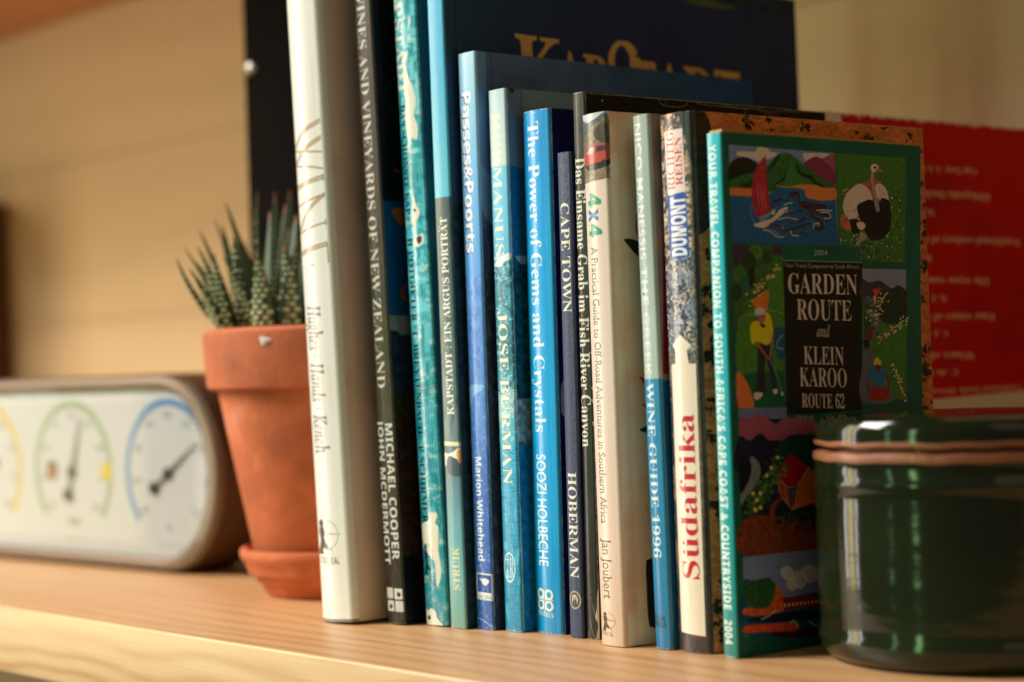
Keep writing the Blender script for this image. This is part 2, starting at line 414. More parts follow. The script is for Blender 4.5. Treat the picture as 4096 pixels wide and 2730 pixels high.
# ------------------------------------------------------------------ books
PAPER = paper_mat('page_paper')
def make_book(name, label, x, y, w, d, h, spine_art, cover_art, yaw=0, lean=0, bulge=.0004, r=.0012, t=.0004, gain_s=1.0, gain_c=1.0,
              back=None, groove=0.0, inset=0.0, hard=False, rough=.35, coat=.3, coat_rough=.12, bump=.12, bscale=60, bow=None,
              page=None, page_top=0.0, pitch=0.0, group='books standing in a row on the shelf', warm=False, spine_tint=1.10):
    e = thing(name, label, 'book', (x, y, 0.0003), (0, 0, 0), group)
    e.rotation_euler = (radians(pitch), radians(-lean), radians(yaw))
    # outline of the wrap seen from above, walked back cover -> spine -> front cover; s = role of each point
    pts = []
    nb = 10
    for i in range(nb+1): pts.append((0.0, d + (r-d)*(i/nb), 'b'))
    for i in range(1, 6):
        a = pi + (pi/2)*i/5*1.0
        pts.append((r + r*cos(a), r + r*sin(a), 's'))
    ns = 14
    for i in range(1, ns):
        u = i/ns; pts.append((r + (w-2*r)*u, -bulge*(1-(2*u-1)**2), 's'))
    for i in range(0, 5):
        a = -pi/2 + (pi/2)*i/5
        pts.append((w-r + r*cos(a), r + r*sin(a), 's'))
    first = len(pts)
    ys = [r, .0045, .0065, .0075, .0085, .011] if groove else [r, .006, .012]
    ys += list(np.linspace(.018, d, 12))
    for yy in ys:
        gx = -groove*math.exp(-((yy-.0075)/.0013)**2) if groove else 0
        pts.append((w+gx, yy, 'f'))
    # bulge offsets the corner arcs smoothly
    P = np.array([(p[0], p[1]) for p in pts]); role = [p[2] for p in pts]
    T = np.gradient(P, axis=0); N = np.c_[T[:, 1], -T[:, 0]]; N /= np.linalg.norm(N, axis=1)[:, None]+1e-12
    N = -N if N[0, 0] > 0 else N            # back cover's outward normal is -X
    In = P - N*t
    L = np.r_[0, np.cumsum(np.linalg.norm(np.diff(P, axis=0), axis=1))]
    ib = nb; isf = first                     # indices where spine starts / ends
    nz = 14
    def strip(a, b, nm, material, part_label=None, uflip=False):
        vs, fs, uvs = [], [], []
        n = b-a+1
        for side, Q in ((0, P), (1, In)):
            for k in range(nz+1):
                z = h*k/nz
                for j in range(a, b+1):
                    dx = bow(max(0, Q[j, 1])/d, z/h) if (bow and role[j] in 'fb') else 0
                    vs.append((Q[j, 0]+dx, Q[j, 1], z)); uvs.append(((L[j]-L[a])/(L[b]-L[a]), k/nz))
        off = n*(nz+1)
        for k in range(nz):
            for j in range(n-1):
                q = k*n+j
                fs.append((q, q+1, q+n+1, q+n)); fs.append((off+q, off+q+n, off+q+n+1, off+q+1))
        for j in range(n-1):
            fs.append((j, off+j, off+j+1, j+1)); q = nz*n+j; fs.append((q, q+1, off+q+1, off+q))
        for k in range(nz):
            q = k*n; fs.append((q, q+n, off+q+n, off+q)); q = k*n+n-1; fs.append((q, off+q, off+q+n, q+n))
        me = bpy.data.meshes.new(nm); me.from_pydata(vs, [], fs); me.update()
        uvl = me.uv_layers.new(name='UVMap')
        for lp in me.loops: uvl.data[lp.index].uv = uvs[lp.vertex_index]
        shade(me, 50)
        o = link(nm, me, (material,), e)
        if part_label: o['label'] = part_label
        return o
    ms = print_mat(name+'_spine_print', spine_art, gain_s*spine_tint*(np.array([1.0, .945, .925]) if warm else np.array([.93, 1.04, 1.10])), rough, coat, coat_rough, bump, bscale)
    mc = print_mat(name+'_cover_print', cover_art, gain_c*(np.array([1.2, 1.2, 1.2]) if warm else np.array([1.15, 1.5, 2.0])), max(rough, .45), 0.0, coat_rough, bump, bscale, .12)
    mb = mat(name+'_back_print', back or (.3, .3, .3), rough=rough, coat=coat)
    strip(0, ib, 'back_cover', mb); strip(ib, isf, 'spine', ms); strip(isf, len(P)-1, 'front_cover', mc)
    e_in = inset
    zt = h - e_in + page_top
    x0, x1 = t+.0002, w-t-.0002
    y0, y1 = (.001 + t), d-(.0045 if hard else .0006)
    ny, mz = (10, 10) if bow else (1, 1); vs, fs = [], []
    for k in range(mz+1):
        for j in range(ny+1):
            z = e_in+(zt-e_in)*k/mz; y_ = y0+(y1-y0)*j/ny; dx = bow(y_/d, z/h) if bow else 0
            vs += [(x0+dx, y_, z), (x1+dx, y_, z)]
    id_ = lambda k, j, q: (k*(ny+1)+j)*2+q
    for k in range(mz):
        for j in range(ny):
            fs.append((id_(k, j, 0), id_(k+1, j, 0), id_(k+1, j+1, 0), id_(k, j+1, 0))); fs.append((id_(k, j, 1), id_(k, j+1, 1), id_(k+1, j+1, 1), id_(k+1, j, 1)))
        fs.append((id_(k, 0, 0), id_(k, 0, 1), id_(k+1, 0, 1), id_(k+1, 0, 0))); fs.append((id_(k, ny, 0), id_(k+1, ny, 0), id_(k+1, ny, 1), id_(k, ny, 1)))
    for j in range(ny):
        fs.append((id_(0, j, 0), id_(0, j+1, 0), id_(0, j+1, 1), id_(0, j, 1))); fs.append((id_(mz, j, 0), id_(mz, j, 1), id_(mz, j+1, 1), id_(mz, j+1, 0)))
    me = bpy.data.meshes.new('page_block'); me.from_pydata(vs, [], fs); me.update()
    link('page_block', me, (page or PAPER,), e)
    return e

def bowman(A, x0, y0, x1, y1, col):
    """publisher's mark: kneeling archer, facing right, drawn bow"""
    X = lambda u: x0+(x1-x0)*u; Y = lambda v: y0+(y1-y0)*v
    f = lambda L: [(X(a), Y(b)) for a, b in L]
    A.ell(X(.27), Y(.12), (x1-x0)*.13, (y1-y0)*.10, col)
    A.poly(f([(.18, .22), (.40, .22), (.44, .42), (.36, .58), (.22, .58), (.12, .36)]), col)
    A.poly(f([(.22, .52), (.40, .52), (.60, .86), (.30, .80), (.34, .97), (.04, .97)]), col)
    A.line(f([(.36, .62), (.62, .78), (.72, .99)]), 1.6, col); A.line(f([(.30, .30), (.62, .40), (.80, .43)]), 1.5, col)
    A.line(f([(.20, .34), (.08, .22), (.04, .34)]), 1.3, col); A.line(f([(.45, .42), (.98, .43)]), 1.1, col)
    A.line(f([(.52, .02), (.80, .16), (.90, .42), (.82, .70), (.58, .86)]), 1.4, col); A.line(f([(.52, .02), (.46, .42), (.58, .86)]), .7, col, .7, curve=False)

def vt(A, st, style, rA, rB, u0, u1, col, **k):
    """spine lettering running downwards; u0 = baseline side (left), u1 = cap side (right)"""
    A.text(st, style, (u0, rA), (u0, rB), (u1-u0, 0), col, **k)
def vtu(A, st, style, rA, rB, u0, u1, col, **k):
    """spine lettering running upwards from row rA (bottom) to rB (top); u0 = baseline (right) u1 = cap side (left)"""
    A.text(st, style, (u0, rA), (u0, rB), (u1-u0, 0), col, **k)
# ------------------------------------------------------------------ the prints and the books, left to right
GROUP = 'books standing in a row on the shelf'
def spine(w, h, yb, k, base, ppmm=7):
    return Art(w*1000, h*1000, ppmm, base).rows(yb-k*h, yb)

def book_wine():
    A = spine(.031, .325, 2498, 8415, (232, 228, 220))
    A.mottle((216, 210, 200), 300, 20, .5, 2)
    vt(A, 'SOUTH AFRICAN', 'sans', -75, 440, .22, .50, (196, 205, 202), off=-.004, space=1.15)
    g, d = (166, 118, 52), (84, 58, 24)
    def dbl(pts, w=.012):
        P = np.array(pts, float)
        for s_ in (-1, 1):
            A.line(P+[0, s_*5.5], 4.6, d, 1, curve=len(P) > 2); A.line(P+[0, s_*5.5-1.4], 3.2, g, curve=len(P) > 2)
    def sng(pts): A.line(np.array(pts, float), 4.6, d, 1, curve=len(pts) > 2); A.line(np.array(pts, float), 2.6, g, curve=len(pts) > 2)
    L, R = .08, .84
    # letters lie on their side: x = height of the letter, y = along the word
    dbl([(R, 485), (.44, 520), (L, 582)]); sng([(L, 582), (.46, 598), (R, 612)]); dbl([(R, 553), (.52, 585), (L, 645)]); sng([(L, 645), (.50, 660), (R, 680)])
    dbl([(L, 738), (R, 714)]); sng([(R, 703), (R, 727)]); sng([(L, 728), (L, 750)])
    sng([(L, 815), (R, 785)]); dbl([(R, 785), (.50, 835), (L, 925)]); sng([(L, 925), (R, 898)]); sng([(R, 888), (R, 908)])
    dbl([(L, 1008), (R, 985)]); sng([(R, 985), (R+.01, 1060)]); sng([(L, 1008), (L+.03, 1084)]); sng([(L+.01, 1008), (L+.04, 1084)]); sng([(.48, 998), (.49, 1062)]); sng([(.45, 1062), (.53, 1062)])
    vt(A, 'Hughes · Hands · Kench', 'italic', 1222, 1822, .24, .62, (98, 96, 100), off=.012, space=1.05)
    bowman(A, .10, 2085, .78, 2232, (62, 56, 52))
    A.text('STRUIK', 'serif', (.10, 2266), (.72, 2268), (0, -28), (66, 60, 56), off=-.012)
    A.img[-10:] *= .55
    C = Art(235, 325, 2, (214, 205, 190)); C.mottle((190, 176, 150), 60, 60, .5, 3)
    return make_book('glossy_white_book', 'thick white book with WINE in gold double-line letters on its rounded glossy spine', -.2295, -.0330, .0262, .235, .325, A, C,
        warm=True, spine_tint=1.02, lean=2.7, bulge=.0016, r=.0040, t=.0022, hard=True, inset=.003, rough=.3, coat=.45, coat_rough=.10, bump=.25, bscale=18, gain_s=1.1, gain_c=1.0, back=(.7, .66, .6), yaw=0)

def book_nz():
    A = spine(.0135, .315, 2500, 8435, (66, 52, 40), 9)
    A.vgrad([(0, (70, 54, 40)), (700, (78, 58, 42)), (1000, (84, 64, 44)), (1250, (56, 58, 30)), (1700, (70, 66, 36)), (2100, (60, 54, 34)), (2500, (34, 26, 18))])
    A.mottle((40, 46, 24), 90, 30, .6, 5); A.mottle((104, 74, 50), 40, 20, .45, 6)
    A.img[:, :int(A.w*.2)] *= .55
    vt(A, 'WINES AND VINEYARDS OF NEW ZEALAND', 'serif', -52, 1564, .26, .68, (222, 208, 184), off=-.006)
    vt(A, 'MICHAEL COOPER', 'sansb', 1707, 2246, .56, .88, (232, 222, 205))
    vt(A, 'JOHN MCDERMOTT', 'sansb', 1690, 2265, .12, .44, (232, 222, 205))
    for (u, r_, b) in ((.12, 2357, 0), (.56, 2360, 1), (.14, 2407, 1), (.58, 2409, 0)):
        A.poly([(u, r_), (u+.36, r_+1), (u+.36, r_+43), (u, r_+42)], (225, 215, 198))
        if b: A.ell(u+.2, r_+24, .09, 9, (30, 34, 50)); A.line([(u+.12, r_+10), (u+.18, r_+22)], 1.5, (30, 34, 50)); A.line([(u+.2, r_+30), (u+.18, r_+40)], 1, (30, 34, 50))
        else:
            for q in (0, 1, 2):
                for z in range(3): A.line([(u+.09+q*.09, r_+7+z*12), (u+.09+q*.09, r_+15+z*12)], 2.0, (70, 72, 90), .8, curve=False)
    A.wear(.7, edge=3, sides='b')
    C = Art(225, 315, 3, (12, 17, 20))
    C.quad([(1469, -164), (2763, 36), (2908, 2310), (1618, 2501)])
    C.poly([(1400, 805), (3000, 835), (3000, 1290), (1400, 1262)], (0, 66, 100), tex=.1)
    C.poly([(1400, 1262), (3000, 1290), (3000, 1500), (1400, 1342)], (116, 118, 108), tex=.1)
    C.smooth([(1380, 1330), (1560, 1325), (1600, 1345), (1640, 1343), (2200, 1360), (3000, 1400), (3000, 1700), (1380, 1600)], (26, 40, 52), tex=.6)
    C.poly([(1400, 1575), (3000, 1620), (3000, 1760), (1400, 1680)], (36, 38, 20), tex=.6)
    C.poly([(1400, 1668), (3000, 1700), (3000, 2600), (1400, 2600)], (44, 28, 12), tex=.7)
    C.poly([(1400, 2230), (3000, 2200), (3000, 2700), (1400, 2700)], (10, 15, 14), tex=.5)
    C.smooth([(1560, 845), (1610, 838), (1606, 905), (1590, 900)], (150, 84, 20))
    C.ring(1640, 1175, 45, 40, 14, 12, (120, 66, 18)); C.line([(1572, 685), (1592, 690)], 5, (110, 66, 22))
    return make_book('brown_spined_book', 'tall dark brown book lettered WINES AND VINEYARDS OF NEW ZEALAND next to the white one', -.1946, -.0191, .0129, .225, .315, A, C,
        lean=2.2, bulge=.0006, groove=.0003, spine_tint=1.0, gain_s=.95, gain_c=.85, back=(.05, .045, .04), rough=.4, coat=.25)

def book_kap():
    A = spine(.0185, .315, 2504, 8510, (96, 178, 188), 9)
    A.vgrad([(-200, (50, 150, 150)), (0, (90, 190, 195)), (400, (120, 200, 205)), (700, (70, 165, 170)), (900, (90, 190, 200)), (1250, (110, 200, 205)), (1500, (60, 165, 175)), (1700, (60, 160, 172)), (2000, (90, 175, 182)), (2500, (70, 140, 148))])
    A.mottle((0, 112, 116), 80, 24, .8, 12, .52, .7); A.mottle((214, 216, 196), 30, 40, .65, 13, .55, .72); A.mottle((20, 140, 150), 24, 60, .7, 14, .5, .66)
    for r_ in (1450, 1520, 1560, 1600, 1640): A.line([(.0, r_), (.5, r_+6), (1, r_-4)], 2.5, (226, 206, 160), .55)
    for u in (.72, .80): A.line([(u, 1100), (u+.02, 1500), (u-.02, 1900)], 3, (200, 228, 225), .5)
    vt(A, 'KAPSTADT', 'serifb', -130, 385, .07, .42, (238, 228, 200), off=.004)
    dk = (8, 40, 54)
    vt(A, 'DAS SCHÖNSTE KAP', 'serif', 424, 868, .12, .36, dk, off=.002)
    vt(A, 'H POTGIETER · C BREYTENBACH · P SCHIRMER', 'serif', 962, 2102, .14, .40, dk, off=.002)
    T = (228, 214, 190)
    A.smooth([(.42, 262), (.52, 290), (.60, 330), (.72, 360), (.80, 430), (.70, 470), (.82, 520), (.78, 575), (.60, 566), (.48, 590), (.40, 540), (.34, 480), (.40, 420), (.36, 350), (.40, 300)], T, tex=.06)
    A.smooth([(.30, 250), (.56, 215), (.60, 232), (.42, 262)], T)
    A.smooth([(.66, 150), (.72, 165), (.64, 180)], T); A.smooth([(.70, 80), (.78, 100), (.66, 135)], T)
    A.smooth([(.52, 790), (.60, 830), (.74, 862), (.70, 884), (.58, 900), (.60, 960), (.80, 950), (.82, 990), (.60, 1004), (.42, 992), (.50, 950), (.46, 880), (.48, 830)], T)
    A.ell(.54, 856, .05, 7, (30, 28, 40)); A.smooth([(.56, 968), (.74, 962), (.74, 984), (.62, 992)], (58, 52, 62))
    A.smooth([(.42, 2090), (.52, 2062), (.72, 2058), (.78, 2074), (.70, 2100), (.80, 2120), (.76, 2200), (.82, 2290), (.72, 2340), (.62, 2345), (.60, 2260), (.36, 2230), (.10, 2170), (.06, 2110)], T, tex=.06)
    A.smooth([(.08, 2440), (.18, 2450), (.34, 2438), (.52, 2452), (.58, 2476), (.76, 2500), (.80, 2520), (.0, 2520), (.02, 2470)], T)
    A.ell(.22, 2476, .07, 9, (26, 26, 36))
    bowman(A, .10, 2180, .56, 2310, (20, 46, 56)); A.text('STRUIK', 'serif', (.02, 2346), (.58, 2348), (0, -24), (30, 60, 70), off=-.01)
    C = Art(230, 315, 2, (30, 80, 84)); C.mottle((50, 110, 112), 60, 60, .7, 3)
    return make_book('torn_watercolour_book', 'turquoise watercolour book with torn white patches on the spine, KAPSTADT at its top', -.1764, -.0105, .0165, .23, .315, A, C,
        yaw=-1, lean=1.95, bulge=.0007, r=.0012, t=.002, hard=True, inset=.003, gain_s=.95, gain_c=1.5, back=(.05, .16, .17), rough=.25, coat=.7, coat_rough=.08, bump=.3, bscale=25)

def book_argus():
    A = spine(.0125, .315, 2517, 8644, (62, 158, 190), 9)
    A.vgrad([(-300, (60, 165, 205)), (300, (62, 165, 196)), (790, (90, 182, 200)), (803, (90, 182, 200)), (806, (48, 74, 78)), (1000, (62, 82, 84)), (1300, (66, 92, 94)), (1600, (86, 112, 116)), (1760, (96, 122, 124)), (1900, (84, 120, 126)), (2100, (90, 150, 158)), (2300, (96, 164, 168)), (2500, (110, 150, 130))])
    A.mottle((28, 52, 58), 50, 20, .6, 22, y0=806, y1=1900); A.mottle((120, 118, 104), 70, 12, .4, 23, y0=806, y1=1700); A.mottle((148, 170, 140), 80, 10, .6, 24, y0=2050, y1=2520)
    A.mottle((84, 190, 214), 120, 12, .35, 25, y0=-300, y1=800)
    vtu(A, 'KAPSTADT : EIN ARGUS PORTRÄT', 'serif', 1672, 884, .74, .36, (236, 224, 200), off=.0)
    A.poly([(0, 1776), (1, 1780), (1, 1797), (0, 1793)], (226, 214, 170))
    A.smooth([(.0, 1822), (.3, 1826), (.6, 1818), (.85, 1806), (1.02, 1806), (1.02, 1856), (.8, 1846), (.5, 1842), (.2, 1868), (.0, 1880)], (232, 222, 196)); A.smooth([(.80, 1818), (1.0, 1810), (1.0, 1862), (.86, 1858)], (210, 140, 60), .8)
    A.smooth([(.2, 1860), (.35, 1835), (.7, 1846), (.95, 1872), (.9, 1915), (.3, 1905)], (36, 64, 70), .9)
    vtu(A, 'STRUIK', 'serif', 2366, 2196, .72, .34, (222, 200, 140))
    A.wear(.8, edge=3, sides='b')
    C = Art(248, 315, 4, (25, 34, 56)).quad([(1760, -225), (3179, 2), (3277, 2307), (1865, 2519)])
    yy, xx = np.mgrid[0:C.h, 0:C.w]/C.h
    f = np.clip(1-(xx/.28), 0, 1)[..., None]**1.5
    C.img = C.img*(1-f)+np.array([24, 46, 58])/255*f
    C.smooth([(1700, -300), (3300, -60), (3300, 60), (3190, 62), (2900, 34), (2600, 2), (2300, -30), (1700, -120)], (22, 34, 32), tex=.5)
    C.smooth([(2750, -30), (2860, 8), (2950, 30), (2900, 40), (2800, 26), (2700, 0)], (62, 66, 42), .8)
    C.mottle((26, 28, 50), 120, 120, .6, 7)
    G = (166, 116, 60)
    # gold title in flared capitals
    C.text('K', 'serifb', (2072, 372), (2262, 398), (-18, -236), G, off=.012)
    C.text('AP', 'serifb', (2236, 392), (2436, 420), (-14, -190), G, off=.012)
    C.smooth([(2432, 268), (2432, 220), (2455, 175), (2485, 166), (2520, 176), (2545, 210), (2540, 232), (2560, 250), (2560, 420), (2440, 420), (2500, 330), (2520, 262), (2508, 210), (2484, 184), (2462, 206), (2456, 250), (2470, 300), (2450, 320)], G)
    C.text('TADT', 'serifb', (2530, 424), (2972, 478), (-14, -184), G, off=.012)
    for pts in ([(1560, 806), (3300, 850), (3300, 2700), (1500, 2700)],): C.poly(pts, (18, 34, 38), tex=.5)
    hx = int(C.w*.028); C.img[:, hx:hx+2] *= .7
    return make_book('argus_portrait_book', 'tallest blue book behind the others, gold KAPSTADT on its navy front cover', -.1588, -.0102, .0114, .248, .315, A, C,
        yaw=-1, lean=.5, groove=.0006, bulge=.0002, r=.001, gain_s=.95, gain_c=2.3, back=(.05, .12, .16), rough=.33, coat=.35)

def book_passes():
    A = spine(.0133, .2634, 2521, 8709, (120, 178, 226), 9)
    A.vgrad([(220, (176, 208, 228)), (420, (150, 196, 232)), (700, (120, 178, 228)), (1050, (92, 160, 226)), (1200, (92, 146, 212)), (1500, (84, 134, 204)), (1700, (84, 134, 200)), (1850, (70, 112, 182)), (2200, (56, 98, 168)), (2520, (40, 82, 150))])
    A.mottle((120, 168, 226), 26, 14, .5, 31, y0=1120, y1=1850); A.mottle((48, 96, 178), 34, 16, .5, 32, y0=1120, y1=2520); A.mottle((160, 196, 232), 12, 8, .5, 33, .6, .72, y0=1120, y1=2520)
    A.smooth([(.02, 1560), (.8, 1552), (.7, 1575), (.3, 1600), (.05, 1650)], (150, 192, 232), .8)
    vt(A, 'Passes&Poorts', 'sansb', 388, 1029, .18, .66, (60, 80, 120), shift=(-2.2, 2.2), off=.01)
    vt(A, 'Passes&Poorts', 'sansb', 385, 1026, .20, .68, (240, 238, 228), off=.01)
    vt(A, 'Marion Whitehead', 'sansb', 1838, 2250, .30, .62, (228, 232, 236))
    A.poly([(.16, 2298), (.96, 2300), (.96, 2406), (.16, 2404)], (224, 220, 206)); A.poly([(.21, 2304), (.91, 2306), (.91, 2376), (.21, 2374)], (44, 84, 152))
    A.smooth([(.30, 2320), (.50, 2322), (.60, 2318), (.80, 2326), (.78, 2336), (.66, 2346), (.52, 2344), (.44, 2332)], (228, 224, 210))
    A.line([(.60, 2344), (.56, 2358), (.48, 2368)], 1.4, (228, 224, 210)); A.line([(.68, 2344), (.72, 2356), (.72, 2368)], 1.4, (228, 224, 210))
    A.text('JACANA', 'serif', (.22, 2400), (.92, 2402), (0, -16), (60, 96, 150), off=-.008)
    A.line([(.08, 2478), (.5, 2488), (.95, 2512)], 2.5, (214, 222, 226)); A.scratches(26, (190, 214, 236), 8, .5, (4, 22)); A.wear(.7, edge=3)
    C = Art(184, 263.4, 4, (64, 76, 94)).quad([(1898, 205), (3008, 326), (3080, 2361), (1974, 2525)])
    C.vgradq = None
    yy, xx = np.mgrid[0:C.h, 0:C.w]/C.h
    f = np.clip((xx-.1)/.55, 0, 1)[..., None]; C.img = C.img*(1-f)+np.array([28, 62, 92])/255*f
    n = fbm(C.h, C.w, 60, 90, 5)[..., None]; C.img *= .75+.5*n
    C.smooth([(1880, 640), (1960, 700), (2100, 720), (2100, 900), (1880, 880)], (130, 132, 128), .6)
    C.smooth([(1880, 850), (1930, 870), (1975, 905), (2150, 960), (3200, 1000), (3200, 2700), (1880, 2700)], (36, 34, 38), tex=.4)
    sv = C.img.copy(); m = np.clip((fbm(C.h, C.w, 12, 7, 45, 4)-.55)*8, 0, 1)[..., None]*(yy > .27)[..., None]*.55
    C.img = C.img*(1-m)+np.array([104, 98, 92])/255*m
    h0 = int(C.w*.03); C.img[:, :h0] = C.img[:, :h0]*.5+np.array([84, 140, 182])/255*.5*(np.clip(1.15-yy[:, :h0]*2.2, .3, 1)[..., None])
    hx = int(C.w*.047); C.img[:, hx:hx+2] *= .7
    return make_book('pale_blue_paperback', 'pale blue paperback lettered Passes&Poorts down its spine', -.1464, -.0052, .0125, .184, .2634, A, C,
        yaw=-2, groove=.0006, gain_s=.95, gain_c=1.8, back=(.3, .45, .6), rough=.33, coat=.4, bulge=.0002)

def book_herm():
    A = spine(.0133, .2445, 2527, 8806, (190, 206, 204), 9)
    A.vgrad([(370, (176, 196, 200)), (560, (196, 208, 202)), (676, (200, 210, 200)), (682, (110, 190, 212)), (900, (100, 186, 216)), (1030, (96, 176, 204)), (1045, (214, 224, 218)), (1060, (60, 140, 156)), (1250, (60, 150, 166)), (1400, (28, 112, 126)), (1540, (60, 152, 172)), (1600, (150, 200, 206)), (1690, (90, 172, 190)), (1800, (70, 176, 206)), (2150, (40, 152, 186)), (2520, (24, 132, 166))])
    A.mottle((20, 90, 104), 16, 18, .75, 41, .48, .6, y0=1065, y1=1640); A.mottle((170, 214, 216), 12, 14, .75, 42, .55, .68, y0=1065, y1=1780)
    A.mottle((20, 112, 146), 5, 30, .6, 43, .5, .66, y0=1780, y1=2530); A.mottle((150, 210, 226), 50, 12, .5, 44, .58, .7, y0=2000, y1=2530)
    A.smooth([(.1, 1068), (.5, 1040), (.95, 1028), (.96, 1050), (.6, 1066), (.5, 1080), (.2, 1078)], (226, 232, 224))
    A.smooth([(.0, 1620), (.3, 1590), (1, 1570), (1, 1640), (.6, 1680), (.3, 1700), (0, 1690)], (176, 212, 212), .75, tex=.4)
    vt(A, 'HERMANUS', 'serif', 465, 1036, .20, .66, (236, 226, 190), off=-.004)
    for sh, c in (((-1.6, 1.6), (30, 60, 66)), ((0, 0), (236, 222, 192))): vt(A, 'JOSE BURMAN', 'serif', 1256, 1946, .24, .70, c, off=-.002, shift=sh)
    c = (216, 222, 206)
    A.ring(.42, 2275, .30, 60, .035, 7, c); 
    A.text('H', 'sans', (.22, 2262), (.38, 2262), (0, -34), c, off=-.01); A.text('R', 'serif', (.44, 2318), (.66, 2322), (0, -82), c, off=-.02); A.text('&', 'sans', (.22, 2318), (.42, 2318), (0, -34), c, off=-.01)
    A.wear(.8, edge=3); A.scratches(20, (200, 226, 232), 3, .4)
    C = Art(170, 244.5, 4, (92, 108, 104)).quad([(2018, 354), (3068, 448), (3134, 2379), (2088, 2533)])
    yy, xx = np.mgrid[0:C.h, 0:C.w]/C.h; f = np.clip(1-xx/.05, 0, 1)[..., None]; C.img = C.img*(1-f)+np.array([70, 92, 100])/255*f
    C.text('HERMANUS', 'serifb', (2168, 545), (3000, 600), (-6, -112), (176, 52, 30), off=.01)
    C.poly([(2000, 655), (2110, 685), (3200, 720), (3200, 1080), (2000, 1030)], (18, 78, 104), tex=.15)
    C.poly([(2000, 1030), (3200, 1080), (3200, 2600), (2000, 2600)], (12, 60, 68), tex=.6)
    C.smooth([(2055, 1028), (2120, 1030), (2115, 1050), (2080, 1060)], (110, 140, 146)); C.smooth([(2040, 1620), (2140, 1605), (2300, 1700), (2200, 1780), (2040, 1760)], (110, 130, 128), .8, tex=.6)
    C.poly([(2000, 1780), (3200, 1800), (3200, 2700), (2000, 2700)], (10, 88, 118), tex=.3)
    hx = int(C.w*.05); C.img[:, hx:hx+2] *= .75; C.smooth([(2026, 350), (2052, 352), (2040, 378)], (40, 44, 44)); C.wear(.5, edge=2, sides='l')
    return make_book('grey_green_paperback', 'grey green and sea blue paperback lettered HERMANUS and JOSE BURMAN', -.1306, -.0016, .0123, .17, .2445, A, C,
        yaw=-3, lean=-.1, groove=.0006, gain_s=.95, gain_c=1.45, back=(.4, .45, .42), rough=.42, coat=.2, bulge=.0003)

def book_power():
    A = spine(.0205, .2331, 2536, 8842, (30, 158, 222), 8)
    A.vgrad([(460, (36, 150, 214)), (1000, (28, 164, 226)), (1700, (22, 166, 226)), (2100, (24, 160, 218)), (2530, (10, 134, 190))])
    A.mottle((70, 186, 234), 160, 8, .4, 51)
    for u in (.80, .90): A.line([(u, 600), (u+.01, 1200), (u, 2200)], 2, (110, 200, 240), .5)
    vt(A, 'The Power of Gems and Crystals', 'serifb', 520, 1744, .30, .66, (238, 236, 222), off=-.004)
    vt(A, 'SOOZI HOLBECHE', 'sans', 1832, 2272, .30, .62, (228, 234, 228), off=.012)
    c = (232, 224, 200)
    for (cx, cy, a0) in ((.33, 2382, 90), (.60, 2384, 0), (.33, 2424, 0), (.60, 2427, 0)):
        A.ring(cx, cy, .125, 22, .055, 10, c)
    for pts in ([(.44, 2366), (.44, 2444)], [(.49, 2366), (.49, 2444)], [(.22, 2402), (.72, 2404)]): A.line(pts, 4, c, curve=False)
    A.line([(.465, 2366), (.465, 2444)], 2.2, (10, 140, 196), curve=False); A.line([(.22, 2404), (.72, 2406)], 1.8, (10, 140, 196), curve=False)
    A.text('PIATKUS', 'serif', (.22, 2466), (.72, 2474), (0, -19), c)
    A.line([(.02, 535), (.4, 490), (.6, 486)], 2, (190, 220, 236), .8); A.wear(.9, edge=5, seed=8); A.scratches(16, (140, 210, 240), 9, .5)
    C = Art(155, 233, 4, (13, 14, 48)).quad([(2192, 435), (3187, 508), (3240, 2403), (2249, 2545)])
    C.mottle((18, 28, 80), 70, 50, .8, 6)
    C.smooth([(2262, 1490), (2238, 1530), (2230, 1560), (2232, 1650), (2246, 1672), (2290, 1690), (2340, 1600), (2300, 1500)], (128, 124, 118), tex=.2)
    C.wear(.3, (60, 90, 140), 3, sides='l')
    return make_book('bright_blue_paperback', 'bright blue paperback lettered The Power of Gems and Crystals', -.1172, .0048, .0195, .155, .2331, A, C,
        yaw=-5, lean=-.6, bulge=.0012, r=.002, gain_s=.9, gain_c=1.8, back=(.03, .05, .2), rough=.3, coat=.5)

def book_cape():
    A = spine(.0095, .212, 2552, 9094, (52, 62, 90), 10)
    A.img *= (.86+.28*fbm(A.h, A.w, 2.2, 2.2, 61, 2))[..., None]
    vt(A, 'CAPE TOWN', 'serif', 826, 1262, .26, .80, (232, 220, 190), off=-.002); vt(A, 'HOBERMAN', 'serif', 1896, 2316, .26, .80, (232, 220, 190), off=-.002)
    A.ell(.52, 2403, .38, 37, (168, 158, 136)); A.ell(.52, 2403, .30, 30, (70, 66, 60)); A.ell(.52, 2402, .20, 21, (190, 180, 158)); A.ell(.52, 2412, .13, 12, (70, 66, 62)); A.ell(.44, 2396, .04, 3, (40, 40, 44)); A.ell(.60, 2396, .04, 3, (40, 40, 44)); A.line([(.52, 2392), (.52, 2408)], 1.5, (120, 112, 98), curve=False)
    A.wear(.35, (150, 150, 150), 2)
    C = Art(150, 212, 2, (28, 32, 52))
    return make_book('small_navy_book', 'short slim navy book lettered CAPE TOWN and HOBERMAN beside the bright blue one', -.0918, .0020, .0090, .15, .212, A, C,
        yaw=-5, lean=-.6, gain_s=.85, gain_c=1.2, back=(.03, .04, .09), rough=.55, coat=.1, bump=.35, bscale=500)

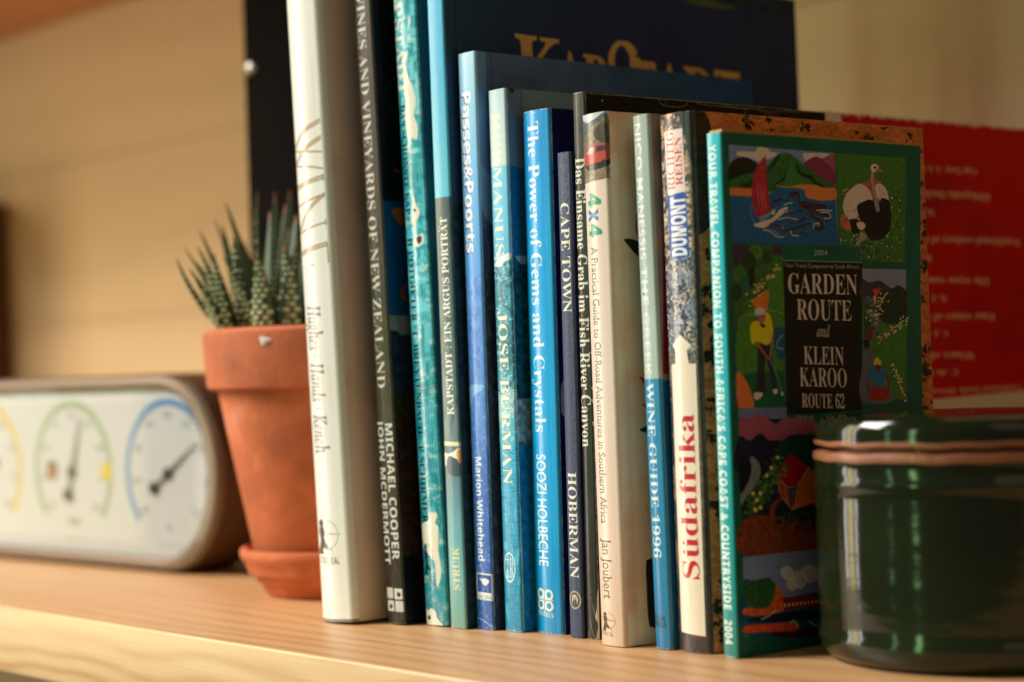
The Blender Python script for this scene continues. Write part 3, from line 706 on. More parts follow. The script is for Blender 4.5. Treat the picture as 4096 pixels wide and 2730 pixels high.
def book_eins():
    A = spine(.0085, .237, 2558, 9169, (46, 40, 32), 10)
    A.vgrad([(380, (70, 62, 50)), (600, (60, 54, 44)), (1000, (34, 28, 22)), (2560, (30, 27, 22))]); A.mottle((62, 58, 48), 120, 8, .4, 71)
    vt(A, 'Das Einsame Grab im Fish River Canyon', 'serifb', 645, 1796, .18, .86, (238, 226, 198), off=.004)
    A.line([(.25, 2352), (.6, 2356), (.62, 2372), (.3, 2374), (.28, 2392), (.62, 2396), (.6, 2410)], 1.3, (150, 132, 80))
    T = (226, 208, 176)
    for y in (1290, 1420, 1560, 1610, 1700): A.smooth([(.9, y), (1, y-8), (1.02, y+14), (.94, y+10)], T)
    A.smooth([(.92, 2380), (1.02, 2370), (1.02, 2560), (.84, 2560), (.92, 2500), (.80, 2470), (.88, 2440)], T)
    for q in ([(.02, 2480), (.06, 2556), (.8, 2566)], [(.3, 2530), (.34, 2562)], [(.5, 2480), (.62, 2530), (.82, 2560)], [(.66, 2420), (.82, 2470)]): A.line(q, 1.5, T, .9)
    A.wear(.9, T, 3, seed=14)
    C = Art(152, 237, 6, (20, 15, 9)).quad([(2335, 370), (3301, 453), (3354, 2417), (2391, 2563)])
    n = fbm(C.h, C.w, 30, 50, 8)[..., None]; C.img *= .7+.6*n
    k = (150, 122, 78)
    C.line([(2630, 398), (2640, 420), (2670, 428), (2710, 432), (2740, 424), (2745, 410)], 1.5, k); C.line([(2640, 400), (2660, 410), (2650, 425)], 1, k); C.line([(2780, 412), (2800, 420), (2880, 430), (2980, 440), (2975, 460)], 1.4, k); C.line([(2880, 422), (2960, 436), (3030, 440), (3080, 452), (3140, 448), (3200, 456)], 1.4, k); C.line([(3030, 440), (3060, 458), (3110, 462)], 1.2, k)
    C.line([(2340, 376), (2500, 388), (2700, 404), (3000, 428), (3300, 455)], 2.2, k, .6, curve=False); C.ell(2402, 406, 4, 4, k); C.wear(.6, k, 3, sides='t')
    return make_book('worn_black_book', 'worn black book lettered Das Einsame Grab im Fish River Canyon, its corners frayed', -.0825, .0031, .0078, .152, .237, A, C,
        yaw=-4, lean=-.7, spine_tint=.9, gain_s=.9, gain_c=1.2, back=(.03, .026, .02), rough=.45, coat=.35, inset=.0015, bump=.4, bscale=120, bulge=.0006)

def book_x4():
    A = spine(.0175, .225, 2588, 9382, (236, 224, 208), 9)
    A.vgrad([(470, (232, 218, 200)), (1500, (238, 226, 212)), (2200, (236, 218, 200)), (2590, (222, 196, 170))])
    A.poly([(0, 470), (.96, 470), (.96, 742), (0, 752)], (190, 196, 196)); A.poly([(0, 470), (.96, 470), (.96, 500), (.5, 510), (.2, 500), (0, 506)], (206, 214, 216))
    A.smooth([(0, 496), (.3, 512), (.6, 502), (.96, 490), (.96, 640), (0, 640)], (84, 96, 108), tex=.2); A.smooth([(0, 575), (.2, 560), (.5, 530), (.8, 510), (.96, 500), (.96, 660), (0, 690)], (128, 116, 92), tex=.5)
    A.smooth([(.55, 560), (.75, 525), (.96, 530), (.96, 600), (.7, 590)], (74, 70, 58), tex=.4)
    A.poly([(0, 640), (.96, 660), (.96, 742), (0, 752)], (140, 126, 106), tex=.3); A.mottle((60, 56, 46), 6, 6, .5, 81, .56, .66, y0=540, y1=745)
    A.smooth([(.12, 668), (.3, 700), (.6, 702), (.96, 690), (.96, 660), (.5, 650)], (36, 34, 32)); A.smooth([(.06, 648), (.2, 625), (.42, 606), (.8, 602), (.96, 615), (.96, 668), (.5, 676), (.15, 680)], (190, 70, 62))
    A.poly([(.24, 636), (.42, 612), (.56, 614), (.52, 640)], (178, 186, 182)); A.poly([(.62, 612), (.9, 610), (.9, 630), (.62, 634)], (50, 52, 54)); A.ell(.42, 690, .09, 14, (30, 30, 30)); A.ell(.84, 682, .09, 15, (30, 30, 30))
    vt(A, '4', 'sansb', 793, 850, .26, .72, (40, 160, 128), off=.02); vt(A, 'x', 'sansb', 858, 908, .26, .72, (44, 120, 188), off=.02); vt(A, '4', 'sansb', 914, 970, .26, .72, (40, 160, 128), off=.02)
    vt(A, 'A Practical Guide to Off-Road Adventures in Southern Africa', 'sans', 1008, 2106, .30, .54, (62, 50, 44), off=.006)
    vt(A, 'Jan Joubert', 'sans', 2166, 2404, .30, .62, (60, 48, 40), off=.004)
    bowman(A, .16, 2456, .72, 2534, (60, 46, 36)); A.text('STRUIK', 'serif', (.14, 2548), (.60, 2552), (0, -15), (84, 66, 52), off=-.006)
    A.wear(.25, (150, 120, 96), 3, sides='b')
    C = Art(150, 225, 4, (170, 140, 116)).quad([(2419, 447), (3423, 517), (3501, 2446), (2499, 2594)])
    C.mottle((146, 112, 84), 60, 60, .6, 4); C.mottle((190, 170, 148), 100, 100, .5, 11)
    C.smooth([(2488, 958), (2530, 965), (2620, 1010), (2700, 1060), (2560, 1040), (2490, 975)], (26, 28, 26)); C.smooth([(2530, 870), (2560, 850), (2700, 860), (2640, 1000), (2540, 960)], (150, 66, 26))
    C.poly([(2540, 1508), (2700, 1560), (2700, 1590), (2560, 1540)], (140, 40, 30)); C.poly([(2548, 1620), (2700, 1640), (2600, 1660)], (140, 40, 30)); C.smooth([(2545, 1725), (2600, 1700), (2700, 1700), (2600, 1735)], (30, 36, 34))
    C.poly([(2586, 1880), (2700, 1890), (2700, 2050), (2590, 2020)], (120, 40, 28), .8)
    C.smooth([(2570, 2260), (2590, 2240), (2700, 2230), (3000, 2240), (3000, 2500), (2700, 2520), (2600, 2516), (2580, 2490), (2572, 2350)], (24, 30, 12), tex=.3)
    hx = int(C.w*.078); C.img[:, hx:hx+2] = C.img[:, hx:hx+2]*1.15
    return make_book('cream_offroad_book', 'cream paperback with 4x4 and a red jeep picture on its spine', -.0652, -.0053, .0165, .15, .225, A, C,
        yaw=-6, lean=.3, bulge=.0008, r=.0022, groove=.0003, warm=True, spine_tint=.95, gain_s=.95, gain_c=2.3, back=(.7, .62, .52), rough=.3, coat=.5)

def book_nico():
    A = spine(.0118, .2221, 2598, 9577, (188, 196, 184), 9)
    A.vgrad([(470, (182, 188, 176)), (900, (176, 186, 176)), (1300, (196, 204, 194)), (1525, (190, 198, 186)), (1529, (46, 142, 184)), (1900, (40, 138, 184)), (2300, (40, 132, 176)), (2600, (30, 118, 160))])
    vt(A, 'NICO MANESSIS', 'sans', 505, 1050, .24, .58, (244, 246, 238), off=.006, space=1.1); vt(A, 'THE', 'sansb', 1078, 1232, .26, .60, (234, 238, 228)); vt(A, 'GREEK', 'sansb', 1262, 1512, .26, .60, (226, 230, 220), off=-.01)
    vt(A, 'WINE GUIDE 1996', 'serif', 1542, 2238, .26, .64, (226, 236, 232), off=.0)
    A.text('OLIVE', 'sansb', (.10, 2483), (.72, 2491), (0, -20), (24, 36, 44)); A.text('PRESS', 'sansb', (.10, 2508), (.74, 2516), (0, -20), (24, 36, 44))
    A.ell(.03, 1115, .05, 5, (30, 16, 8)); A.ell(.36, 1186, .035, 5, (30, 16, 8)); A.ell(.6, 1240, .02, 2, (120, 80, 50)); A.wear(.8, edge=3, sides='tb')
    C = Art(130, 222, 3, (112, 96, 78)).quad([(2590, 457), (3466, 518), (3560, 2470), (2686, 2603)])
    C.poly([(2640, 400), (3500, 400), (3500, 1500), (2640, 1500)], (120, 20, 16)); C.poly([(2500, 1520), (3600, 1560), (3600, 2700), (2500, 2700)], (20, 70, 100))
    return make_book('greek_wine_guide', 'slim pale grey over blue paperback lettered NICO MANESSIS THE GREEK WINE GUIDE 1996', -.0388, .0007, .0105, .13, .2221, A, C,
        spine_tint=.96, yaw=-6, lean=.9, bulge=.0006, r=.0018, gain_s=.95, gain_c=1.6, back=(.4, .42, .38), rough=.35, coat=.4)

def savanna(A, seed, dark=1.0):
    """dry grassland with scattered thorn trees, painted in sheet pixels"""
    r = np.random.default_rng(seed); H, W_ = A.h, A.w
    n = fbm(H, W_, 10, 26, seed, 5)[..., None]; A.img = np.array([122, 70, 36])/255*(1-n)+np.array([190, 122, 70])/255*n
    A.img *= (.75+.5*fbm(H, W_, 3, 8, seed+1, 3))[..., None]
    old = A.H; A.H = np.eye(3)
    N = int(H*W_/1500)
    for i in range(N):
        x, y = r.random()*W_, r.random()*H; sc = r.uniform(.5, 1.8)*(0.6+.8*y/H)*13
        c = np.array([30, 25, 14])*r.uniform(.6, 1.3)
        for q in range(7): A.ell(x+r.normal()*sc*.6, y+r.normal()*sc*.3, sc*r.uniform(.2, .55), sc*r.uniform(.15, .4), c, .85)
        A.line([(x, y), (x+r.normal(), y+sc*.9)], 2, c*.7)
    A.H = old

def book_dum():
    A = spine(.0210, .2205, 2611, 9664, (180, 140, 110), 9)
    A.vgrad([(470, (226, 182, 146)), (620, (214, 168, 130)), (1000, (206, 172, 140)), (1100, (150, 150, 160)), (1200, (150, 140, 140)), (1300, (110, 124, 146)), (1400, (140, 130, 120)), (2000, (150, 120, 96)), (2500, (110, 74, 52)), (2611, (64, 44, 38))])
    A.mottle((38, 48, 66), 30, 30, .85, 91, .46, .56); A.mottle((34, 40, 54), 7, 6, .8, 92, .50, .60); A.mottle((236, 224, 206), 9, 8, .8, 93, .53, .63, y0=640, y1=1420); A.mottle((44, 44, 50), 20, 14, .8, 94, .45, .55, y0=2300, y1=2611)
    A.mottle((120, 146, 178), 24, 18, .6, 96, .5, .62, y0=1050, y1=1420); A.mottle((226, 176, 130), 22, 26, .6, 97, .5, .62, y0=470, y1=760)
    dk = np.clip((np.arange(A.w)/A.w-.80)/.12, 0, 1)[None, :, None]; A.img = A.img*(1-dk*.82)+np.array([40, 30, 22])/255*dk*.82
    A.smooth([(.72, 470), (1.02, 470), (1.02, 700), (.86, 660), (.78, 560), (.70, 520)], (32, 34, 40), .95, tex=.4)
    A.poly([(.24, 548), (.74, 544), (.76, 796), (.30, 804)], (234, 226, 216)); A.line([(.24, 548), (.74, 544), (.76, 796)], 1.4, (60, 86, 160), curve=False); A.line([(.24, 548), (.30, 804)], 1.4, (60, 86, 160), curve=False)
    vtu(A, 'RICHTIG', 'serif', 784, 552, .52, .33, (196, 50, 44), off=-.004); vtu(A, 'REISEN', 'serif', 768, 578, .71, .55, (196, 50, 44), off=-.004)
    A.poly([(.28, 804), (.76, 796), (.80, 1050), (.33, 1062)], (34, 84, 172)); vtu(A, 'DUMONT', 'sansb', 1046, 814, .74, .38, (240, 240, 238), off=.02)
    c = (238, 228, 208)
    A.poly([(.52, 1358), (.76, 1402), (.66, 1420), (.70, 1474), (.84, 1474), (.84, 2544), (.22, 2536), (.20, 1474), (.36, 1474), (.36, 1416), (.26, 1400)], c); 
    A.mottle((224, 206, 176), 400, 8, .25, 95, y0=1480, y1=2500)
    vtu(A, 'Südafrika', 'serifb', 2322, 1672, .76, .36, (188, 34, 46), off=-.002)
    A.scratches(12, (150, 140, 130), 4, .5); A.wear(.6, (200, 170, 140), 3, seed=21)
    C = Art(141, 220.5, 5, (130, 76, 40)); savanna(C, 4); C.quad([(2762, 445), (3690, 516), (3766, 2472), (2841, 2621)])
    C.img *= .80
    C.smooth([(2740, 440), (2800, 450), (2830, 520), (2850, 700), (2830, 900), (2740, 900)], (22, 20, 16), .85, tex=.5)
    C.mottle if True else None
    C.wear(.5, (120, 90, 60), 3, sides='tr')
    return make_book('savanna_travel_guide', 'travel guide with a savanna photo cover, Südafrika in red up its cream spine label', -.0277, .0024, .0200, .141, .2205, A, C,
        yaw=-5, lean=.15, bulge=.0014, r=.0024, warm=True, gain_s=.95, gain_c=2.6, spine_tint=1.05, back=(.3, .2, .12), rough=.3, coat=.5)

def book_gard():
    A = spine(.0092, .2098, 2633, 9960, (16, 164, 166), 10)
    A.vgrad([(540, (40, 184, 196)), (700, (20, 176, 184)), (1500, (14, 172, 178)), (2100, (10, 150, 150)), (2400, (10, 138, 134)), (2633, (8, 116, 108))])
    vt(A, "YOUR TRAVEL COMPANION TO SOUTH AFRICA'S CAPE COAST & COUNTRYSIDE", 'sansb', 590, 2444, .20, .66, (228, 234, 220), off=.014, space=1.12)
    vt(A, '2004', 'sansb', 2484, 2582, .20, .66, (224, 228, 206), off=.014, space=1.1)
    A.wear(1.0, (214, 208, 190), 5, seed=31, sides='tb')
    C = Art(122, 209.8, 8, (18, 58, 42)).quad([(2881, 530), (3680, 589), (3632, 2505), (2953, 2638)])
    C.mottle((24, 74, 66), 120, 120, .4, 6)
    a = lambda L: [(2800+x/2.6133, 500+y/2.6133) for x, y in L]
    b = lambda L: [(2800+x/1.7422, 1000+y/1.7422) for x, y in L]
    c = lambda L: [(2800+x/1.7422, 1800+y/1.7422) for x, y in L]
    def P(f, L, col, s=False, al=1.0, tex=.12): (C.smooth if s else C.poly)(f(L), col, al, tex)
    def Ln(f, L, w, col, al=1.0): C.line(f(L), w, col, al)
    BL, DK = (24, 62, 92), (28, 22, 24)
    # sea and sail picture
    P(a, [(285, 238), (1395, 328), (1420, 1420), (325, 1400)], (86, 94, 118))
    P(a, [(298, 840), (1395, 880), (1420, 1420), (325, 1400)], BL, tex=.2)
    P(a, [(365, 350), (400, 318), (560, 322), (590, 265), (690, 275), (720, 318), (780, 330), (790, 362), (720, 400), (680, 420), (600, 440), (500, 395), (400, 380)], (160, 148, 138), True)
    P(a, [(1060, 345), (1120, 330), (1320, 335), (1335, 372), (1200, 400), (1110, 440), (1080, 400)], (150, 136, 128), True)
    P(a, [(1270, 400), (1395, 350), (1395, 560), (1300, 500)], (112, 52, 70), True); P(a, [(1075, 460), (1190, 375), (1280, 420), (1395, 560), (1395, 710), (1300, 690), (1100, 540)], (92, 34, 48), True)
    P(a, [(295, 480), (380, 400), (460, 390), (540, 430), (600, 500), (600, 660), (300, 680)], (22, 24, 20), True)
    P(a, [(300, 680), (420, 610), (600, 560), (700, 480), (800, 350), (880, 328), (950, 350), (1080, 480), (1240, 620), (1395, 720), (1395, 800), (300, 800)], (34, 70, 30), False, 1, .3)
    P(a, [(940, 400), (1000, 560), (1130, 680), (1150, 730), (880, 730), (900, 600)], (44, 86, 34), True, .7)
    P(a, [(300, 790), (520, 760), (520, 760), (300, 830)], (34, 70, 30))
    P(a, [(400, 745), (500, 670), (560, 640), (560, 760)], (20, 40, 24), True)
    Ln(a, [(820, 370), (760, 460), (700, 560)], (9, 14, 5), (22, 36, 18)); Ln(a, [(890, 495), (865, 640), (770, 720), (765, 800)], (4, 8, 4), (24, 30, 18)); Ln(a, [(1000, 480), (1040, 580), (1150, 630), (1200, 700), (1270, 730)], (8, 16, 10), (28, 26, 18))
    P(a, [(300, 762), (540, 765), (560, 800), (820, 840), (800, 870), (540, 862), (300, 850)], (170, 88, 34), False)
    P(a, [(770, 720), (900, 738), (1060, 712), (1190, 715), (1290, 750), (1395, 750), (1395, 880), (1200, 900), (1090, 860), (1060, 770), (900, 760)], (172, 88, 36), True)
    P(a, [(820, 760), (1060, 768), (1090, 860), (1200, 905), (700, 905)], BL, True)
    P(a, [(672, 395), (600, 470), (545, 620), (530, 850), (575, 1090), (640, 1105), (715, 1060), (690, 700)], (126, 30, 36), True, 1, .25)
    for q in (600, 635, 665): Ln(a, [(q-10, 680), (q-8, 850), (q+10, 1050)], (1, 3.5, 1), (176, 96, 96), .8)
    Ln(a, [(672, 355), (690, 700), (725, 1080)], 2.5, (60, 30, 20))
    P(a, [(600, 1110), (740, 1030), (800, 980), (720, 1080), (640, 1150)], (92, 96, 120), True); P(a, [(545, 1200), (620, 1160), (740, 1110), (820, 1010), (900, 980), (870, 1040), (720, 1180), (640, 1230)], (186, 170, 156), True); P(a, [(735, 1040), (760, 1010), (765, 1060), (740, 1075)], (214, 160, 30), True)
    Ln(a, [(530, 940), (520, 1080), (570, 1190)], 3, (120, 110, 110), .8)
    for L_, w in (([(930, 840), (1010, 830), (1030, 920), (1060, 980), (1150, 1000), (1150, 1080), (1230, 1140), (1270, 1200), (1230, 1235), (1180, 1230)], 14), ([(1060, 930), (1180, 960), (1300, 980), (1180, 1010), (1240, 1060), (1330, 1090), (1300, 1120)], 13), ([(740, 970), (760, 920), (850, 890)], 8), ([(870, 1030), (960, 1050), (1060, 1020)], 6), ([(720, 1180), (820, 1210), (860, 1260), (1000, 1220), (1130, 1165)], 8), ([(870, 1120), (950, 1110), (1010, 1150), (1090, 1100)], 8), ([(620, 1240), (740, 1270), (800, 1320), (870, 1320)], 6), ([(920, 1260), (940, 1320), (1080, 1270)], 5)):
        Q = np.array(L_, float)
        C.line(a(Q+[10, -7]), w*.45, (176, 160, 150), .8); C.line(a(Q), w, DK); C.line(a(Q+[-4, 8]), w*.3, (120, 40, 36), .5)
    for L_ in ([(1200, 1015), (1280, 1010), (1360, 1018)], [(1165, 1230), (1170, 1180), (1220, 1165), (1210, 1190)], [(1240, 1040), (1320, 1040), (1340, 1100), (1280, 1110)], [(640, 1250), (720, 1270), (790, 1330), (860, 1325)], [(925, 1265), (945, 1310), (1010, 1310)], [(800, 1130), (900, 1105), (1000, 1130)], [(780, 1080), (850, 1050), (900, 1030)], [(860, 960), (900, 940), (950, 930)]): Ln(a, L_, 3.2, (190, 172, 158), .9)
    # ostrich picture
    P(a, [(1412, 332), (2145, 376), (2100, 1600), (1645, 1590), (1640, 1440), (1432, 1425)], (46, 78, 26), False, 1, .2)
    r = np.random.default_rng(5)
    for i in range(260):
        x = r.uniform(1440, 2100); y = r.uniform(1230, 1590) if x < 1960 else r.uniform(720, 1590)
        if x < 1640 and y > 1420: continue
        Ln(a, [(x, y), (x+r.normal()*8, y+r.uniform(20, 60))], 2, (48, 84, 26), .6)
        C.ell(*a([(x, y)])[0], r.uniform(1.5, 4), r.uniform(2, 5), (26, 28, 44) if i % 6 else (176, 170, 176), .9)
    P(a, [(1775, 470), (1760, 640), (1700, 680), (1620, 690), (1560, 760), (1500, 830), (1480, 930), (1500, 1060), (1600, 1130), (1720, 1000), (1800, 900), (1940, 900), (1945, 800), (1880, 680), (1830, 640), (1800, 560)], (128, 60, 30), True)
    P(a, [(1640, 700), (1540, 780), (1490, 880), (1475, 990), (1520, 1090), (1640, 1120), (1700, 1000), (1780, 900), (1760, 780), (1700, 710)], (176, 150, 138), True, 1, .3)
    P(a, [(1815, 720), (1870, 690), (1930, 760), (1955, 900), (1920, 960), (1860, 880), (1820, 860)], (170, 140, 126), True, 1, .3)
    for i in range(34):
        x, y = r.uniform(1490, 1750), r.uniform(740, 1100); t = r.uniform(.3, 1.2)
        Ln(a, [(x, y), (x-30*cos(t), y+14), (x-56*cos(t), y+44*sin(t))], (2, 4, 1), [(206, 186, 170), (150, 90, 90), (196, 160, 140)][i % 3], .8)
    P(a, [(1700, 900), (1760, 880), (1850, 920), (1880, 860), (1960, 900), (1970, 1060), (1950, 1240), (1860, 1340), (1760, 1350), (1700, 1250), (1650, 1120), (1620, 960)], (22, 17, 14), True, 1, .2)
    for i in range(26):
        t = r.uniform(0, 2*pi); x, y = 1800+150*cos(t), 1090+210*sin(t); Ln(a, [(x, y), (x+34*cos(t), y+40*sin(t))], (4, 1), (22, 17, 14))
    P(a, [(1545, 1130), (1620, 1110), (1660, 1200), (1620, 1280), (1560, 1260)], (26, 20, 18), True); P(a, [(1610, 1160), (1660, 1140), (1700, 1170), (1690, 1220), (1640, 1230)], (176, 140, 116), True)
    P(a, [(1450, 1090), (1500, 1060), (1560, 1230), (1500, 1250), (1450, 1190)], (140, 70, 44), True, .9, .4)
    P(a, [(1655, 1250), (1700, 1290), (1720, 1320), (1640, 1390), (1590, 1425)], (120, 100, 80)); Ln(a, [(1800, 1340), (1785, 1440), (1780, 1570)], 4, (92, 84, 84))
    Ln(a, [(1798, 520), (1790, 640), (1800, 760), (1820, 900), (1835, 990)], (14, 13, 15, 20, 22), (104, 96, 102)); Ln(a, [(1790, 520), (1780, 640), (1790, 760)], 4, (150, 124, 96), .8)
    P(a, [(1772, 500), (1790, 460), (1820, 452), (1850, 475), (1856, 520), (1830, 548), (1790, 545)], (178, 150, 124), True); P(a, [(1845, 510), (1896, 528), (1900, 548), (1840, 545), (1820, 535)], (150, 62, 40), True); C.ell(*a([(1818, 498)])[0], 5.5, 5.5, (14, 12, 12))
    # golf picture
    P(b, [(215, 80), (556, 88), (580, 1262), (262, 1268)], (38, 66, 26), False, 1, .3)
    P(b, [(215, 80), (330, 84), (330, 180), (225, 260)], (44, 34, 46)); P(b, [(490, 88), (556, 88), (556, 170), (480, 140)], (44, 34, 46))
    for (x, y, rx, ry, cc) in ((380, 130, 45, 60, (50, 82, 26)), (330, 220, 50, 90, (22, 40, 22)), (270, 300, 46, 60, (46, 76, 30)), (300, 370, 40, 55, (30, 62, 46)), (400, 270, 30, 70, (40, 66, 28)), (450, 170, 30, 60, (30, 44, 24)), (245, 440, 40, 60, (26, 36, 22)), (530, 180, 30, 24, (46, 76, 30)), (350, 330, 20, 80, (18, 24, 14))): C.ell(*b([(x, y)])[0], rx/1.74, ry/1.74, cc, .95, .3)
    P(b, [(270, 640), (400, 520), (470, 360), (556, 250), (566, 900), (540, 1000), (400, 1040), (250, 1000)], (50, 86, 26), True, 1, .2)
    P(b, [(258, 1040), (400, 1010), (560, 1000), (575, 1258), (262, 1266)], (18, 62, 34), False); P(b, [(480, 720), (566, 700), (566, 900), (520, 910), (500, 820)], (20, 56, 76), True)
    Ln(b, [(562, 745), (530, 775), (515, 830), (560, 850)], 3, (150, 150, 150), .8)
    P(b, [(460, 420), (455, 560), (430, 570), (360, 540), (362, 490)], (156, 82, 30), True); P(b, [(248, 1020), (300, 1060), (340, 1150), (356, 1262), (262, 1266)], (160, 82, 34), True)
    for i in range(60):
        t = r.random(); x, y = 320+230*t+r.normal()*14, 500-280*t+r.normal()*16; C.ell(*b([(x, y)])[0], 4, 4.5, [(186, 170, 40), (190, 176, 110), (150, 90, 70), (80, 100, 30)][i % 4], .9)
    P(b, [(386, 820), (470, 800), (480, 900), (500, 1000), (512, 1130), (486, 1150), (462, 1000), (440, 900), (430, 1000), (440, 1140), (436, 1160), (374, 1160), (384, 1000)], (30, 27, 32), False)
    P(b, [(430, 590), (470, 600), (490, 700), (488, 770), (450, 820), (400, 800), (350, 810), (336, 710), (350, 660), (400, 640)], (200, 154, 12), True); P(b, [(400, 670), (430, 665), (440, 690), (420, 700)], (30, 24, 14))
    P(b, [(368, 600), (376, 560), (410, 550), (440, 570), (440, 598), (400, 612)], (146, 140, 132), True); P(b, [(392, 612), (436, 600), (440, 640), (410, 668), (396, 650)], (126, 66, 44), True)
    Ln(b, [(372, 800), (410, 850), (460, 920)], (9, 8, 6), (132, 66, 44)); Ln(b, [(490, 740), (478, 830), (468, 920)], (8, 7, 6), (132, 66, 44)); Ln(b, [(472, 930), (520, 1060), (548, 1165)], 2.4, (110, 116, 116)); P(b, [(540, 1150), (556, 1150), (554, 1175), (540, 1170)], (130, 134, 130), True)
    P(b, [(365, 1160), (410, 1155), (416, 1175), (385, 1206), (362, 1196)], (178, 158, 132), True); P(b, [(486, 1135), (512, 1128), (516, 1155), (494, 1164)], (178, 158, 132), True)
    Ln(b, [(262, 690), (285, 620), (440, 588), (480, 570), (560, 595), (640, 630)], (2, 3, 2), (124, 120, 96), .7)
    # centre panel
    P(b, [(566, 200), (1106, 206), (1072, 1260), (740, 1300), (574, 1300)], (17, 13, 11), False, 1, .1); P(b, [(560, 190), (1106, 196), (1106, 206), (560, 200)], (70, 96, 70))
    P(b, [(574, 1302), (800, 1290), (800, 1420), (582, 1424)], (14, 54, 36))
    W1, W2 = (206, 182, 158), (160, 160, 122)
    def CT(st, sty, x0, x1, y, hh, col, **k): C.text(st, sty, b([(x0, y)])[0], b([(x1, y+ (x1-x0)*.006)])[0], (0, -hh/1.7422), col, **k)
    CT('2004', 'sans', 778, 868, 152, 40, W2, off=-.012); CT("Your Travel Companion to South Africa's", 'sans', 576, 1086, 247, 32, (150, 136, 116), off=-.004)
    for st, x0, x1, y, hh in (('GARDEN', 596, 1068, 440, 148), ('ROUTE', 652, 1022, 632, 148), ('KLEIN', 694, 962, 950, 126), ('KAROO', 664, 978, 1106, 130), ('ROUTE 62', 676, 958, 1252, 96)):
        CT(st, 'serif', x0+3, x1+3, y+3, hh, (96, 66, 42), off=-.006); CT(st, 'serif', x0, x1, y, hh, W1, off=-.008)
    CT('and', 'italic', 786, 872, 753, 84, (170, 152, 132), off=.004); CT('WWW.', 'serif', 642, 760, 1342, 34, (110, 118, 84), off=-.004); CT('With comp', 'serif', 606, 740, 1394, 34, (60, 94, 68), off=-.004)
    # cycling picture
    P(b, [(1106, 246), (1406, 248), (1400, 640), (1376, 1184), (1072, 1196), (1090, 900)], (48, 84, 28), False, 1, .2)
    P(b, [(1106, 246), (1406, 248), (1404, 400), (1106, 400)], (96, 96, 106), False, 1, .08)
    P(b, [(1104, 330), (1150, 350), (1220, 335), (1260, 360), (1310, 390), (1350, 366), (1392, 400), (1402, 380), (1398, 480), (1104, 470)], (46, 34, 44), True); P(b, [(1200, 440), (1310, 392), (1350, 366), (1400, 420), (1388, 620), (1240, 640), (1180, 520)], (26, 36, 24), True, 1, .3)
    P(b, [(1104, 470), (1200, 500), (1220, 620), (1200, 740), (1104, 760)], (30, 56, 28), False, 1, .4); P(b, [(1120, 552), (1180, 560), (1216, 620), (1200, 700), (1150, 800), (1180, 880), (1230, 1000), (1290, 1190), (1072, 1196), (1084, 960), (1110, 860), (1150, 740), (1150, 620)], (74, 70, 70), True)
    P(b, [(1128, 450), (1200, 480), (1230, 520), (1150, 520)], (74, 70, 70), True)
    for i in range(150):
        q = i % 3
        if q == 0: t = r.random(); x, y = 1200+185*t+r.normal()*12, 770-150*t+r.normal()*16
        elif q == 1: t = r.random(); x, y = 1290+70*t+r.normal()*10, 930+250*t+r.normal()*10
        else: t = r.random(); x, y = 1260-110*t+r.normal()*20, 440+180*t+r.normal()*24
        C.ell(*b([(x, y)])[0], 3.4, 4, [(196, 170, 50), (186, 150, 130), (130, 40, 40), (200, 186, 90)][r.integers(4)], .9)
    for (x, y) in ((1160, 480), (1200, 490)): C.ring(*b([(x, y)])[0], 11, 15, 2, 2, (16, 14, 14))
    P(b, [(1176, 400), (1215, 395), (1222, 420), (1190, 450), (1178, 430)], (160, 44, 30), True); C.ell(*b([(1216, 394)])[0], 6, 6, (36, 70, 100)); P(b, [(1176, 450), (1196, 450), (1190, 496), (1178, 490)], (150, 110, 90), True)
    for (x, y) in ((1104, 800), (1148, 840)): C.ring(*b([(x, y)])[0], 11, 20, 2, 2, (16, 14, 14))
    P(b, [(1120, 710), (1160, 700), (1160, 760), (1124, 770)], (84, 24, 22), True); C.ell(*b([(1166, 686)])[0], 7, 9, (80, 24, 20)); P(b, [(1100, 770), (1140, 775), (1126, 830), (1104, 820)], (22, 18, 18), True)
    P(b, [(1166, 960), (1206, 955), (1240, 990), (1254, 1030), (1226, 1060), (1216, 1096), (1170, 1096), (1162, 1050), (1120, 1040), (1136, 980)], (28, 78, 104), True); P(b, [(1166, 920), (1186, 892), (1212, 914), (1212, 946), (1166, 946)], (206, 160, 20), True); C.ell(*b([(1190, 966)])[0], 10, 14, (70, 32, 24))
    P(b, [(1146, 1110), (1236, 1100), (1250, 1180), (1140, 1190)], (120, 26, 20), True); Ln(b, [(1120, 1040), (1118, 1100), (1130, 1150)], 9, (80, 36, 26)); Ln(b, [(1252, 1030), (1262, 1090), (1250, 1140)], 9, (80, 36, 26))
    # cottage picture
    P(c, [(260, -120), (574, -130), (576, -10), (760, -20), (745, 780), (285, 834)], (24, 28, 30), False, 1, .3); P(c, [(258, -128), (574, -140), (576, -60), (260, -60)], (74, 80, 98))
    P(c, [(262, -55), (330, -60), (380, -95), (420, -80), (500, -20), (560, -70), (760, -60), (760, 80), (262, 90)], (112, 54, 62), False, 1, .1)
    P(c, [(262, 70), (330, 92), (400, 40), (460, 90), (520, 105), (600, 50), (760, 70), (760, 320), (270, 320)], (23, 23, 34), True); P(c, [(520, 110), (640, 60), (760, 60), (760, 330), (540, 320)], (16, 44, 32), True)
    P(c, [(338, 200), (390, 240), (400, 310), (370, 380), (300, 480), (276, 520), (276, 440), (330, 330)], (84, 88, 82), True); P(c, [(270, 210), (330, 220), (338, 320), (272, 440)], (16, 18, 16), True)
    P(c, [(285, 620), (450, 580), (750, 640), (748, 780), (288, 830)], (84, 38, 16), True, 1, .4); Ln(c, [(470, 600), (480, 520), (550, 450)], (26, 18, 10), (96, 46, 22))
